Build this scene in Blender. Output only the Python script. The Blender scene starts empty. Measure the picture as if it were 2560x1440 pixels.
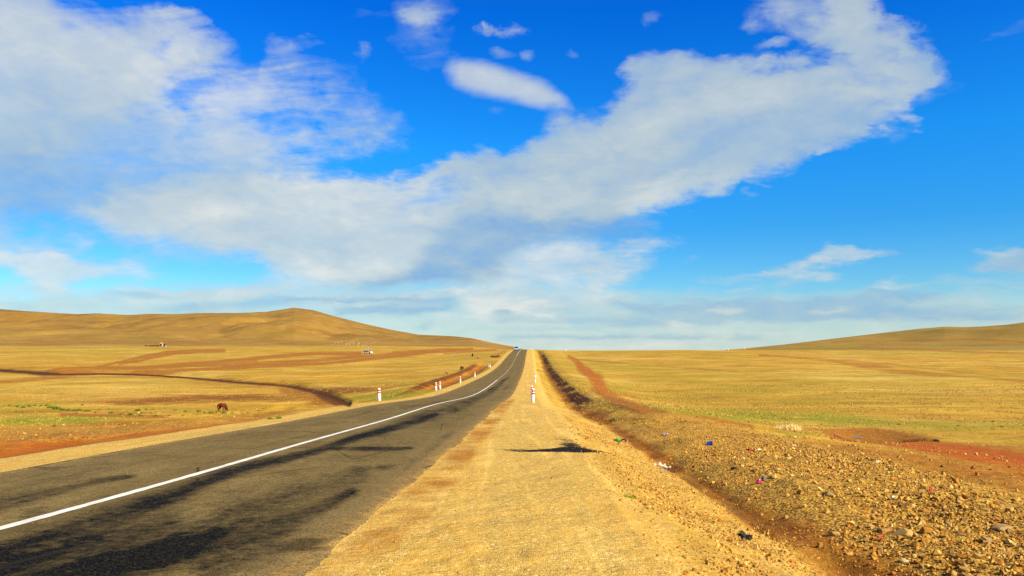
import bpy, bmesh, math, random
import numpy as np
from mathutils import Vector, Matrix
random.seed(7)
RNG = np.random.default_rng(11)
scn = bpy.context.scene
COL = scn.collection
R = math.radians

# ----------------------------------------------------------------------------------------------
# helpers: scene objects
# ----------------------------------------------------------------------------------------------
def tag(o, label=None, cat=None, group=None, kind=None):
    if label: o['label'] = label
    if cat: o['category'] = cat
    if group: o['group'] = group
    if kind: o['kind'] = kind
    return o

def link(o, parent=None):
    COL.objects.link(o)
    if parent is not None: o.parent = parent
    return o

def mesh_obj(name, verts, faces, mat=None, parent=None, smooth=False):
    me = bpy.data.meshes.new(name)
    me.from_pydata([tuple(v) for v in verts], [], [tuple(f) for f in faces])
    if smooth:
        me.polygons.foreach_set('use_smooth', np.ones(len(me.polygons), bool))
    me.update()
    if mat: me.materials.append(mat)
    return link(bpy.data.objects.new(name, me), parent)

def bm_obj(name, bm, mat=None, parent=None, smooth=False):
    me = bpy.data.meshes.new(name)
    bm.normal_update()
    bm.to_mesh(me); bm.free()
    if smooth:
        me.polygons.foreach_set('use_smooth', np.ones(len(me.polygons), bool))
    if mat: me.materials.append(mat)
    return link(bpy.data.objects.new(name, me), parent)

def np_mesh(name, V, F, mat=None, smooth=True):
    """V (n,3) float, F (m,k) int with constant k"""
    me = bpy.data.meshes.new(name)
    m, k = F.shape
    me.vertices.add(len(V)); me.loops.add(m * k); me.polygons.add(m)
    me.vertices.foreach_set('co', np.ascontiguousarray(V, np.float32).ravel())
    me.loops.foreach_set('vertex_index', np.ascontiguousarray(F, np.int32).ravel())
    me.polygons.foreach_set('loop_start', np.arange(0, m * k, k, dtype=np.int32))
    me.polygons.foreach_set('use_smooth', np.full(m, smooth, bool))
    me.update(calc_edges=True)
    if mat: me.materials.append(mat)
    return me

def add_col(me, name, arr):
    a = me.attributes.new(name, 'FLOAT_COLOR', 'POINT')
    a.data.foreach_set('color', np.ascontiguousarray(arr, np.float32).ravel())

def empty(name, loc, rz=0.0):
    o = bpy.data.objects.new(name, None)
    o.empty_display_size = 0.2
    o.location = loc; o.rotation_euler = (0, 0, rz)
    return link(o)

def copy_tree(o, parent=None):
    c = o.copy(); COL.objects.link(c)
    if parent is not None: c.parent = parent
    for ch in list(o.children): copy_tree(ch, c)
    return c

# ----------------------------------------------------------------------------------------------
# camera model (photograph 2560 x 1440, f = 2000 px, eye at EYE over the gravel shoulder)
# ----------------------------------------------------------------------------------------------
EYE = 1.62
F_PX = 2000.0
PITCH = math.atan(150 / F_PX)
CP, SP = math.cos(PITCH), math.sin(PITCH)

def proj(X, Y, Z):
    dz = Z - EYE
    f = np.maximum(Y * CP + dz * SP, 0.05)
    u = -Y * SP + dz * CP
    return 1280 + F_PX * X / f, 720 - F_PX * u / f

# ----------------------------------------------------------------------------------------------
# terrain
# ----------------------------------------------------------------------------------------------
def spline(x, k, y):
    k = np.asarray(k, float); y = np.asarray(y, float)
    n = len(k); h = np.diff(k); A = np.zeros((n, n)); b = np.zeros(n); A[0, 0] = A[-1, -1] = 1
    for i in range(1, n - 1):
        A[i, i - 1] = h[i - 1]; A[i, i] = 2 * (h[i - 1] + h[i]); A[i, i + 1] = h[i]
        b[i] = 6 * ((y[i + 1] - y[i]) / h[i] - (y[i] - y[i - 1]) / h[i - 1])
    m = np.linalg.solve(A, b)
    x = np.clip(x, k[0], k[-1])
    i = np.clip(np.searchsorted(k, x) - 1, 0, n - 2); hh = h[i]
    a = (k[i + 1] - x) / hh; bb = (x - k[i]) / hh
    return a * y[i] + bb * y[i + 1] + ((a ** 3 - a) * m[i] + (bb ** 3 - bb) * m[i + 1]) * hh * hh / 6

def sst(a, b, x):
    t = np.clip((x - a) / (b - a), 0, 1)
    return t * t * (3 - 2 * t)

def hash2(ix, iy, seed):
    h = (ix.astype(np.int64) * 374761393 + iy.astype(np.int64) * 668265263 + seed * 974634777) & 0x7fffffff
    h = ((h ^ (h >> 13)) * 1274126177) & 0x7fffffff
    return ((h ^ (h >> 16)) & 0xffff) / 65535.0

def vnoise(x, y, seed=0):
    ix = np.floor(x); iy = np.floor(y); fx = x - ix; fy = y - iy
    fx = fx * fx * (3 - 2 * fx); fy = fy * fy * (3 - 2 * fy)
    a = hash2(ix, iy, seed); b = hash2(ix + 1, iy, seed); c = hash2(ix, iy + 1, seed); d = hash2(ix + 1, iy + 1, seed)
    return (a * (1 - fx) + b * fx) * (1 - fy) + (c * (1 - fx) + d * fx) * fy - 0.5

def fbm(x, y, oct=4, seed=0, gain=0.5):
    s = 0; a = 1.0
    for o in range(oct):
        s = s + a * vnoise(x * 2 ** o + 17.3 * o, y * 2 ** o - 9.1 * o, seed + o); a *= gain
    return s

RK = [-40, -6, 4, 10, 18, 30, 42, 55, 70, 90, 120, 155, 190, 230, 270, 320, 380, 437, 480, 540, 620]
RD = [1.0, 1.45, 1.656, 1.909, 2.203, 2.658, 3.041, 3.594, 4.201, 4.654, 4.938, 5.144, 5.056, 4.468, 3.497, 2.4, 1.4, 0.86, 0.98, 1.9, 4.0]
RA, RB, RQ = -5.225, 0.024, -0.144e-5

def road_x(Y):
    return RA + RB * Y + RQ * Y * Y

def road_drop(Y):
    return np.where(Y > 620, 4.0 + (Y - 620) * 0.04, spline(Y, RK, RD))

LK = [-40, 0, 12, 20, 30, 40, 60, 85, 105, 120, 150, 190, 240, 300, 366, 450, 520, 580, 640]
LD = [1.4, 2.4, 3.2, 4.0, 4.9, 5.6, 7.0, 7.75, 8.05, 7.9, 7.4, 6.65, 5.6, 4.5, 2.9, 0.9, -0.35, -1.1, -1.6]
QK = [-40, 0, 10, 20, 30, 40, 60, 80, 120, 180, 240, 300, 430, 520, 600, 680]
QD = [2.0, 2.7, 3.05, 3.6, 4.2, 4.75, 5.6, 6.2, 6.7, 6.3, 5.4, 4.2, 2.25, 1.55, 2.4, 5.0]
# ridge lines seen against the sky: photo column, photo row, depth of the ridge
RIDGE = np.array([(-1400, 760, 1700), (-500, 772, 1600), (0, 772.5, 1500), (60, 777, 1480), (120, 781, 1460), (194, 785, 1450), (239, 783, 1450),
    (319, 787, 1440), (383, 784, 1440), (433, 785, 1430), (494, 782, 1430), (603, 782, 1420), (667, 779, 1410), (700, 774, 1400), (736, 769, 1400),
    (783, 775, 1380), (839, 791, 1330), (908, 808.5, 1250), (978, 824, 1170), (1047, 836.5, 1090), (1130, 840, 1000), (1178, 845, 930),
    (1228, 856, 840), (1269, 864, 740), (1311, 870, 640), (1367, 876, 600), (1500, 884, 600), (1650, 884, 600), (1750, 879, 640), (1810, 874.5, 720),
    (1860, 871, 800), (1960, 861, 950), (2085, 846, 1120), (2210, 831.5, 1270), (2293, 822, 1350), (2360, 816.5, 1400), (2415, 817.5, 1420),
    (2460, 815.5, 1450), (2560, 808, 1500), (2800, 797, 1600), (3600, 775, 1700)], float)

def terrain(X, Y, detail=True):
    X = np.asarray(X, float); Y = np.asarray(Y, float)
    off = X - road_x(Y)
    rd = road_drop(Y)
    ld = np.where(Y > 640, LD[-1], spline(Y, LK, LD)); qd = np.where(Y > 680, 5.0 + (Y - 680) * 0.02, spline(Y, QK, QD))
    # road corridor: crown, shoulders, banks
    cut = sst(95, 130, Y)                                   # far off the road runs in a shallow cut, near on a bank
    D = rd + 0.02 * np.clip(np.abs(off) - 3.4, 0, 3)
    # left side
    wl = sst(5.0, 5.0 + 7 + 9 * (1 - cut) + 26 * cut, -off)
    left = ld - 0.0
    DL = D + (left - D) * wl
    bank = np.interp(-off, [0, 5.0, 5.6, 7.4, 9.2, 10.5, 13, 90], [0, 0, 0.15, 0.75, 0.75, 0.0, 0, 0]) * sst(80, 115, Y) * (1 - sst(225, 250, Y))
    spoil = 0.35 * np.exp(-((-off - 13.5) / 4.5) ** 2) * sst(25, 45, Y) * (1 - sst(60, 80, Y))
    DL = DL + bank - spoil
    # right side
    wr = sst(8.5, 26, off) * (1 - sst(300, 560, Y) * 0.35)
    DR = D + (qd - D) * wr
    sh = np.interp(off, [0, 6.3, 6.9, 8.4, 8.9, 9.2, 10.5, 12.0, 13.5, 17, 21, 90], [0, 0, 0.10, 0.60, 0.82, 0.82, 0.54, 0.42, 0.32, 0.14, 0, 0])
    far = np.interp(off, [0, 5.8, 6.2, 7.2, 8.2, 9.0, 11.4, 13.0, 16, 90], [0, 0, 0.1, 0.5, 1.0, 1.1, 0.12, -0.08, 0, 0])
    k = sst(34, 52, Y)
    DR = DR + sh * (1 - k) + far * k * (1 - sst(380, 440, Y))
    D = np.where(off < 0, DL, DR)
    Z = EYE - D
    # hills
    col = 1280 + F_PX * X / np.maximum(Y, 1.0)
    yr = np.interp(col, RIDGE[:, 0], RIDGE[:, 2]); row = np.interp(col, RIDGE[:, 0], RIDGE[:, 1])
    # rows -> world heights at the ridge depth (exact for the pitched view)
    tan_el = np.tan(np.arctan((720 - row) / F_PX) + PITCH) * np.sqrt(1 + 0 * col)
    tan_el = ((720 - row) / F_PX * CP + SP) / (CP - (720 - row) / F_PX * SP)
    zr = EYE + tan_el * yr
    yb = 540.0
    zb_col = EYE - np.where(col < 1300, -0.55, 1.55)
    t = (Y - yb) / np.maximum(yr - yb, 30)
    rise = np.where(t < 1, np.clip(t, 0, 1) ** 1.45 * (1.45 - 0.45 * np.clip(t, 0, 1)), 1.0)
    base = np.where(Y < yb, Z, np.interp(Y, [yb, yb + 160], [0, 1]) * zb_col + (1 - np.interp(Y, [yb, yb + 160], [0, 1])) * Z)
    Zh = base + (zr - zb_col) * rise - np.maximum(Y - yr, 0) * 0.07
    Zh = np.where((zr <= zb_col) & (Y > yb), np.minimum(Zh, base - (Y - yb) * 0.03), Zh)
    Zh = np.maximum(Zh, EYE - 60)
    Z = np.where(Y > yb, Zh, Z)
    if detail:
        hm = sst(0.08, 0.45, t) * (1 - sst(0.72, 0.96, t))
        amp = np.clip((zr - zb_col) / 80, 0, 1)
        Z = Z + hm * amp * ((34 * fbm(X / 210 + 0.4 * fbm(X / 300, Y / 300, 2, 5), Y / 330, 4, 21) - 12 * (0.25 - np.abs(fbm(X / 120, Y / 260, 3, 77))).clip(0, 1) * 4 * 0.5) + 3 * fbm(X / 40, Y / 60, 3, 2))
        pl = sst(11, 22, np.abs(off)) * (1 - sst(480, 620, Y))
        Z = Z + pl * (0.55 * fbm(X / 26, Y / 30, 3, 40) * sst(20, 90, Y) + 0.10 * fbm(X / 5, Y / 6, 3, 60))
        rub = sst(9.2, 10.8, off) * (1 - sst(16, 22, off)) * (1 - sst(40, 60, Y))
        Z = Z + rub * (0.19 * fbm(X / 2.6, Y / 2.6, 4, 31) + 0.06 * fbm(X / .4, Y / .4, 2, 33))
        slope = sst(6.4, 7.2, off) * (1 - sst(9.2, 10, off))
        Z = Z + slope * (0.16 * fbm(X / 1.1, Y / 1.6, 3, 35) * (1 - sst(60, 90, Y)) + 0.35 * fbm(X / 2.4, Y / 5, 3, 36) * sst(40, 80, Y))
        lsl = sst(5.2, 7.0, -off) * (1 - sst(30, 40, -off)) * (1 - sst(80, 110, Y))
        Z = Z + lsl * 0.55 * fbm(X / 3.2, Y / 3.6, 4, 51)
        shl = (1 - sst(6.2, 7.0, np.abs(off))) * sst(3.55, 4.2, np.abs(off))
        Z = Z + shl * 0.03 * fbm(X / 0.9, Y / 1.6, 3, 71)
    return Z

def ray(px, py):
    """unit-less direction of a photo pixel with Y = 1"""
    a = (px - 1280) / F_PX; b = (720 - py) / F_PX
    y = CP - b * SP; z = SP + b * CP
    return a / y, z / y

def ground_at(px, py, ymin=4.0, ymax=1700.0):
    """where the line of sight of a photo pixel meets the land"""
    dx, dz = ray(px, py)
    Y = np.exp(np.linspace(math.log(ymin), math.log(ymax), 2600))
    d = EYE + dz * Y - GZ(dx * Y, Y)
    i = np.argmax(d < 0)
    if d[i] >= 0: i = len(Y) - 1
    a, b = Y[max(i - 1, 0)], Y[i]
    for _ in range(25):
        m = 0.5 * (a + b)
        if EYE + dz * m - float(GZ(np.array([dx * m]), np.array([m]))[0]) < 0: b = m
        else: a = m
    return Vector((dx * a, a, float(GZ(np.array([dx * a]), np.array([a]))[0])))

# ---- strokes: soft lines along real features of the land, traced from the photograph --------------------
def stroke_mask(U, V, pts, w, soft=0.6, vs=1.0):
    """distance to a polyline of (column,row[,half width]) in photograph units"""
    P = [(p[0], p[1], (p[2] if len(p) > 2 else w)) for p in pts]
    us = [p[0] for p in P]; vv = [p[1] for p in P]; mx = max(p[2] for p in P) * 3 + 4
    sel = np.where((U > min(us) - mx) & (U < max(us) + mx) & (V > min(vv) - mx) & (V < max(vv) + mx))[0]
    out = np.zeros(len(U))
    if len(sel) == 0: return out
    u = U[sel]; v = V[sel]; best = np.full(len(sel), 9.0)
    for (x0, y0, w0), (x1, y1, w1) in zip(P[:-1], P[1:]):
        dx, dy = x1 - x0, (y1 - y0) * vs
        L2 = dx * dx + dy * dy + 1e-9
        t = np.clip(((u - x0) * dx + (v - y0) * vs * dy) / L2, 0, 1)
        d = np.hypot(u - x0 - t * dx, (v - y0) * vs - t * dy) / (w0 + (w1 - w0) * t)
        best = np.minimum(best, d)
    out[sel] = 1 - sst(1 - soft, 1 + soft, best)
    return out

def blob(U, V, cx, cy, rx, ry, ang=0.0, soft=0.5):
    c, s = math.cos(R(ang)), math.sin(R(ang))
    du = U - cx; dv = V - cy
    a = (du * c + dv * s) / rx; b = (-du * s + dv * c) / ry
    return 1 - sst(1 - soft, 1 + soft, np.hypot(a, b))

def poly_mask(U, V, pts, soft=4.0):
    n = len(pts); sel = np.where((U > min(p[0] for p in pts) - soft * 3) & (U < max(p[0] for p in pts) + soft * 3) &
                   (V > min(p[1] for p in pts) - soft * 3) & (V < max(p[1] for p in pts) + soft * 3))[0]
    out = np.zeros(len(U))
    if len(sel) == 0: return out
    u, v = U[sel], V[sel]; inside = np.zeros(len(sel), bool); dist = np.full(len(sel), 1e9)
    for i in range(n):
        x0, y0 = pts[i]; x1, y1 = pts[(i + 1) % n]
        cond = ((y0 > v) != (y1 > v))
        xi = (x1 - x0) * (v - y0) / ((y1 - y0) if abs(y1 - y0) > 1e-9 else 1e-9) + x0
        inside ^= cond & (u < xi)
        dx, dy = x1 - x0, y1 - y0; t = np.clip(((u - x0) * dx + (v - y0) * dy) / (dx * dx + dy * dy + 1e-9), 0, 1)
        dist = np.minimum(dist, np.hypot(u - x0 - t * dx, v - y0 - t * dy))
    out[sel] = sst(-soft, soft, np.where(inside, dist, -dist))
    return out

GULLY = [(-60, 918, 5), (0, 922, 5), (60, 926, 5), (110, 930, 6), (150, 932, 4), (250, 932, 3), (330, 933, 3), (400, 936, 3.5), (480, 941, 4), (560, 948, 5),
         (640, 954, 5), (700, 958, 5), (740, 964, 6), (780, 973, 6), (815, 985, 7), (845, 997, 7), (872, 1009, 5)]
PIT = [(2150, 1092, 4), (2200, 1096, 5), (2240, 1097, 4), (2290, 1099, 3), (2340, 1101, 2)]

def carve(X, Y, Z):
    """gully and water hole dug into the plain"""
    U, V = proj(X, Y, Z)
    U = U.ravel(); V = V.ravel()
    g = stroke_mask(U, V + 4, GULLY, 6, 0.7).reshape(X.shape)
    lip = stroke_mask(U, V - 5, GULLY, 6, 0.8).reshape(X.shape)
    p = blob(U, V, 2180, 1090, 90, 12, 2, 0.6).reshape(X.shape)
    p2 = stroke_mask(U, V, PIT, 5, 0.6).reshape(X.shape)
    return Z - 0.75 * g * (1 - 0.55 * sst(720, 860, U).reshape(X.shape)) - 0.3 * p - 0.45 * p2

def GZ(X, Y):
    return carve(X, Y, terrain(X, Y))

# ---- the grid: a fan opening from 8 m behind the camera, all round but fine only where one looks ------------
APEX_Y = -9.0
ang_f = np.linspace(-41, 41, 1050)
ang_l = np.linspace(-180, -41, 46)[:-1]; ang_r = np.linspace(41, 180, 46)[1:-1]
ANG = np.radians(np.concatenate([ang_l, ang_f, ang_r]))
rr = [1.0, 4.0, 8.0, 11.0, 13.0]
while rr[-1] < 4200:
    r = rr[-1]
    rr.append(r + min(max(2.2e-4 * r * r, 0.035), 0.0095 * r))
RRR = np.array(rr)
AA, RG = np.meshgrid(ANG, RRR)
GX = RG * np.sin(AA); GY = APEX_Y + RG * np.cos(AA)
GZ0 = terrain(GX, GY)
GZv = carve(GX, GY, GZ0)
back = GY < 2.0                                                   # behind the camera the land just runs on
nr, na = GX.shape
gx, gy, gz = GX.ravel(), GY.ravel(), GZv.ravel()
U, V = proj(gx, gy, GZ0.ravel())
front = gy > 3.0
U = np.where(front, U, -9e4); V = np.where(front, V, 9e4)
OFF = gx - road_x(gy)

# ---- masks --------------------------------------------------------------------------------------------------------------
def S(pts, w, soft=0.6): return stroke_mask(U, V, pts, w, soft)
def B(*a, **k): return blob(U, V, *a, **k)
dirt = np.zeros(len(U)); green = np.zeros(len(U)); dark = np.zeros(len(U)); rubble = np.zeros(len(U)); tar = np.zeros(len(U)); red = np.zeros(len(U))
def mx(a, b, k=1.0):
    np.maximum(a, b * k, out=a)
edge = 0.35 * fbm(gx / 1.3, gy / 2.2, 3, 91) + 0.5 * fbm(gx / 7, gy / 9, 2, 93)
gravel = np.where(OFF < 0, 1 - sst(4.85, 5.25, -OFF + edge * 0.5), 1 - sst(6.1, 7.4, OFF + edge * 1.1))
gravel = gravel * (gy > -60) * (1 - sst(560, 640, gy))
gravel = np.maximum(gravel, 0.50 * (OFF > 0) * (1 - sst(8.3, 9.3, OFF + edge)) * (1 - sst(60, 95, gy)))
slope_r = sst(6.6, 7.4, OFF) * (1 - sst(8.6, 9.6, OFF)) * (1 - sst(55, 80, gy))
# left dirt bank and rubble beside the road
nb = 1 - sst(80, 100, gy)
toe = poly_mask(U, V, [(-400, 1165), (-400, 1104), (0, 1100), (180, 1108), (330, 1098), (470, 1080), (560, 1067), (640, 1052), (735, 1046), (640, 1062), (520, 1076), (400, 1098), (200, 1128), (0, 1166)], 6)
mx(dirt, toe, 1.0)
mx(dirt, poly_mask(U, V, [(-400, 1104), (-400, 1070), (0, 1068), (200, 1060), (420, 1048), (640, 1040), (740, 1046), (560, 1070), (330, 1100), (180, 1110), (0, 1102)], 7), 0.85)
mx(rubble, poly_mask(U, V, [(-400, 1116), (-400, 1068), (0, 1068), (140, 1060), (260, 1068), (420, 1052), (640, 1042), (700, 1046), (540, 1064), (330, 1086), (180, 1108), (0, 1112)], 7), 0.5)
mx(red, toe, 0.75)
mx(red, poly_mask(U, V, [(-400, 1110), (-400, 1085), (0, 1084), (180, 1086), (330, 1078), (500, 1058), (700, 1046), (560, 1072), (330, 1104), (180, 1130), (0, 1130)], 8), .6)
mx(dirt, poly_mask(U, V, [(-400, 1120), (-400, 1080), (0, 1080), (180, 1080), (330, 1072), (500, 1054), (700, 1044), (740, 1048), (560, 1076), (330, 1108), (180, 1134), (0, 1140)], 6), 1.0)
rubble *= 1 - .45 * toe
mx(red, poly_mask(U, V, [(380, 1090), (520, 1070), (640, 1050), (700, 1048), (600, 1066), (480, 1084)], 5), .8)
# ditch right of the road
mx(dirt, sst(8.3, 8.8, OFF + edge * .5) * (1 - sst(9.5, 10.5, OFF + edge)) * (gy < 420), 0.9)
mx(red, sst(8.5, 8.9, OFF + edge * .5) * (1 - sst(9.2, 10.0, OFF + edge)) * (gy < 60), 0.3)
mx(dark, sst(9.2, 9.8, OFF) * (1 - sst(10.6, 11.2, OFF)) * sst(55, 75, gy) * (1 - sst(300, 400, gy)) * (0.95 + 1.3 * fbm(gx / 3, gy / 9, 3, 7)), 0.95)  # shade of the far ditch bank, painted dark into the soil
mx(dark, S([(1227, 891), (1238, 892), (1248, 890)], 2.2, .5), 1.0)  # culvert shadow beside the white posts, painted into the ground
mx(dark, sst(8.3, 8.9, OFF) * (1 - sst(9.2, 9.9, OFF)) * (1 - sst(34, 44, gy)), 0.25)  # soft shading painted along the near ditch floor
mx(dark, sst(8.7, 9.0, OFF + edge * .5) * (1 - sst(9.2, 9.7, OFF + edge * .5)) * (1 - sst(34, 44, gy)) * (.7 + fbm(gx / .8, gy / 1.5, 3, 17)), 0.6)  # broken, deeper shading painted on the same ditch floor
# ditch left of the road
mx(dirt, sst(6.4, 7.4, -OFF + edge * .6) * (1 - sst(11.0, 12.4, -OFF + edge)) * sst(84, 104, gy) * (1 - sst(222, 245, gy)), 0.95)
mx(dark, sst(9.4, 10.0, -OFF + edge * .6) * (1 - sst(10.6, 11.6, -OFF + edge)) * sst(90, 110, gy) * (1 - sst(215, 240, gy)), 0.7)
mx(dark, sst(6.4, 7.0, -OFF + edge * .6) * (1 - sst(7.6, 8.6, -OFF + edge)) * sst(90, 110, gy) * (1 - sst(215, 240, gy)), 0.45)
mx(red, sst(6.9, 7.6, -OFF + edge * .6) * (1 - sst(10.4, 11.2, -OFF)) * sst(90, 110, gy) * (1 - sst(215, 235, gy)), 0.2)
mx(dirt, S([(1232, 889), (1250, 884), (1262, 878)], 4), 0.6)
# rubble bank at the right
rb = sst(9.1, 10.1, OFF + edge) * (1 - sst(13.5, 16.5, OFF + edge * 1.6)) * (1 - sst(38, 50, gy + edge * 8)) * (gy > -20)
mx(rubble, rb, 1.0)
mx(rubble, slope_r * (0.75 + fbm(gx / 1.4, gy / 2.0, 3, 12)), 0.8)
mx(dirt, rb * sst(18, 30, gy) , 0.35)
mx(dirt, poly_mask(U, V, [(1620, 1062), (1640, 1044), (1760, 1040), (1830, 1056), (1900, 1068), (1800, 1082), (1720, 1090), (1660, 1084), (1600, 1078)], 8), 0.75)
mx(dirt, poly_mask(U, V, [(2000, 1092), (2180, 1112), (2400, 1146), (2600, 1182), (2600, 1300), (2400, 1260), (2200, 1210), (1980, 1130)], 14), 0.95)
# wheel tracks and ruts across the plain
for pts, w, k in [
    ([(-40, 958), (0, 955), (60, 950), (170, 940), (240, 935)], 4.5, 0.75),
    ([(120, 926), (167, 923), (300, 920), (361, 918), (500, 909), (583, 901), (700, 890), (797, 883), (900, 884)], 4.0, 0.95),
    ([(170, 925), (330, 921), (520, 912), (640, 903)], 4.5, 0.8),
    ([(278, 931), (417, 927), (556, 921), (650, 916), (700, 914), (811, 909), (950, 895), (1061, 882), (1144, 875)], 3.2, 0.95),
    ([(560, 917), (700, 907), (839, 898), (894, 891), (960, 888), (1089, 876), (1180, 873)], 3.4, 1.0),
    ([(640, 909), (780, 902), (900, 890)], 4.0, 0.9),
    ([(240, 918), (300, 905), (340, 895), (361, 890), (417, 880), (470, 877), (528, 875)], 2.6, 0.9),
    ([(300, 908), (340, 902), (380, 893), (440, 883), (500, 878), (560, 876)], 4.0, 1.0),
    ([(980, 880), (1030, 877), (1069, 875)], 1.6, 0.8), ([(1110, 884), (1160, 880), (1210, 876), (1240, 874)], 2.4, 0.7),
    ([(1422, 892), (1442, 902, 6), (1452, 919, 9), (1469, 930, 11), (1478, 940, 9), (1494, 952, 15), (1498, 965, 16), (1510, 982, 13), (1535, 998, 13), (1567, 1012, 11), (1617, 1028, 9), (1678, 1040, 6), (1761, 1046, 5), (1817, 1055, 5), (1880, 1066, 4)], 4, 0.95),
    ([(1442, 899), (1567, 909), (1678, 917), (1761, 924), (1844, 930)], 1.8, 0.6),
    ([(1500, 990), (1560, 985, 4), (1600, 1000, 4)], 3, .5),
    ([(1900, 888), (1960, 891), (2085, 902), (2127, 910, 5), (2196, 919, 7), (2240, 927, 6), (2320, 935, 4), (2377, 940), (2460, 944), (2600, 956)], 2.8, 0.62),
    ([(1990, 893), (2085, 901), (2154, 905), (2238, 912), (2321, 922), (2404, 931), (2502, 940)], 2.0, 0.5),
    ([(2060, 1081, 3), (2110, 1090, 5), (2177, 1100, 8), (2238, 1107, 11), (2349, 1121, 17), (2460, 1139, 23), (2580, 1160, 28), (2760, 1190, 34)], 9, 1.0),
    ([(2430, 960), (2480, 975), (2520, 990), (2560, 1002), (2620, 1015)], 3, .35), ([(2540, 1000), (2510, 1015), (2480, 1035)], 5, .3),
    ([(2080, 856), (2140, 853), (2250, 851), (2404, 848.5), (2470, 850), (2560, 856)], 1.4, 0.8), ([(2150, 868), (2238, 872), (2377, 878), (2600, 885)], 2.2, 0.6),
    ([(0, 868), (250, 870), (500, 872)], 1.2, .35), ([(0, 880), (120, 878)], 1.4, .3),
    ]:
    m = S([(p[0], p[1], (p[2] if len(p) > 2 else w) * 1.25) for p in pts], w); mx(dirt, m, min(1, k * 1.12))
mx(red, S([(2080, 1086, 3), (2150, 1097, 6), (2238, 1107, 10), (2349, 1121, 15), (2460, 1139, 21), (2580, 1160, 26), (2760, 1190, 32)], 9), 1.0)
mx(red, S([(1430, 897), (1452, 915, 8), (1494, 955, 13), (1505, 975, 12)], 4), 0.45)
# gully
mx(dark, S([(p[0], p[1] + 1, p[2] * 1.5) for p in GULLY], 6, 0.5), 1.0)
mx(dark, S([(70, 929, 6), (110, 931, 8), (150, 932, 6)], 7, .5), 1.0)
mx(dirt, S([(p[0], p[1] + 6, p[2] * 2.2) for p in GULLY], 10, .7), 0.5)
mx(dirt, poly_mask(U, V, [(690, 962), (760, 962), (830, 985), (880, 1012), (800, 1018), (760, 1000), (700, 985)], 10), 0.9)
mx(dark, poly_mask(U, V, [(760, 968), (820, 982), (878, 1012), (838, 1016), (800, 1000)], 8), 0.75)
for cx, cy, rx, ry, k in [(430, 1002, 130, 9, .8), (600, 995, 160, 10, .85), (330, 1008, 80, 7, .75), (830, 975, 130, 9, .8), (960, 962, 60, 5, .3),
                          (700, 1030, 60, 9, .5), (620, 1040, 90, 8, .4), (120, 985, 90, 4, .3), (90, 1030, 130, 3, .5), (300, 1031, 100, 4, .5),
                          (1550, 1005, 60, 10, .4), (1790, 995, 90, 6, .4), (1900, 1000, 90, 6, .3), (1660, 975, 50, 4, .3), (1980, 962, 120, 7, .25),
                          (2200, 1015, 140, 10, .3), (2300, 1010, 60, 6, .3), (2440, 1005, 60, 14, .3), (2500, 1035, 60, 5, .3), (1700, 1056, 50, 4, .6), (1590, 1048, 40, 4, .8)]:
    mx(dark, B(cx, cy, rx, ry, soft=.8), k * 0.6); mx(dirt, B(cx, cy, rx, ry, soft=.8), k)
mx(dirt, S([(150, 1036), (230, 1038), (330, 1041), (420, 1041)], 4), .9)
# water hole
mx(dirt, poly_mask(U, V, [(2050, 1075), (2110, 1070), (2180, 1068), (2250, 1078), (2300, 1086), (2380, 1096), (2320, 1102), (2220, 1098), (2150, 1094), (2090, 1088)], 4), 1.0)
mx(dark, S(PIT, 5, .5), 1.0); mx(dark, S([(2080, 1082, 2), (2110, 1089, 3), (2150, 1093, 3)], 3), .6)
# green flushes
for cx, cy, rx, ry, an, k in [(60, 1052, 260, 12, -1, 1.0), (230, 1044, 110, 9, 0, .7), (40, 1010, 150, 10, 0, .55), (-100, 1030, 200, 20, 0, .6), (420, 1028, 200, 8, 0, .3),
        (1010, 985, 120, 14, -8, .85), (1100, 962, 60, 7, -12, .7), (960, 958, 140, 6, 0, .5), (900, 990, 60, 8, 0, .5), (1290, 890, 0.1, .1, 0, 0), (1200, 880, 60, 5, 0, .35), (460, 1056, 110, 6, -6, .5),
        (1620, 1022, 120, 14, 6, .7), (1760, 1032, 180, 12, 4, .85), (1900, 1042, 220, 16, 3, 1.0), (2080, 1048, 180, 16, 4, 1.0), (2300, 1064, 260, 12, 2, .75), (2500, 1062, 200, 12, 0, .6), (2500, 1100, 200, 12, 3, .5),
        (1560, 970, 110, 8, 0, .5), (1800, 985, 160, 9, 0, .35), (1990, 1006, 120, 9, 0, .45), (1700, 955, 150, 7, 0, .35), (1440, 910, 60, 8, 0, .35), (1480, 900, 120, 5, 0, .4), (1850, 895, 200, 6, 0, .35),
        (1700, 881, 260, 3, 0, .5), (2050, 868, 200, 10, -3, .4), (2300, 880, 240, 6, 0, .4), (1980, 1086, 70, 7, 0, .7), (1900, 980, 600, 60, 0, .34), (2350, 940, 400, 60, 0, .28), (1600, 930, 240, 30, 0, .3), (350, 960, 400, 30, 0, .22), (700, 890, 400, 14, 0, .25), (2100, 1120, 160, 12, 12, .4), (2150, 1190, 120, 20, 12, .45), (1820, 1070, 80, 5, 3, .5),
        (2460, 1400, 80, 26, -20, .5), (1600, 1240, 120, 40, 30, .22), (1400, 1040, 60, 14, 45, .3), (1700, 1420, 60, 20, 30, .3), (150, 975, 200, 8, 0, .3), (800, 955, 60, 6, 0, .3), (2430, 1150, 120, 6, 8, .5)]:
    mx(green, B(cx, cy, rx, ry, ang=an, soft=.9), k)
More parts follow.
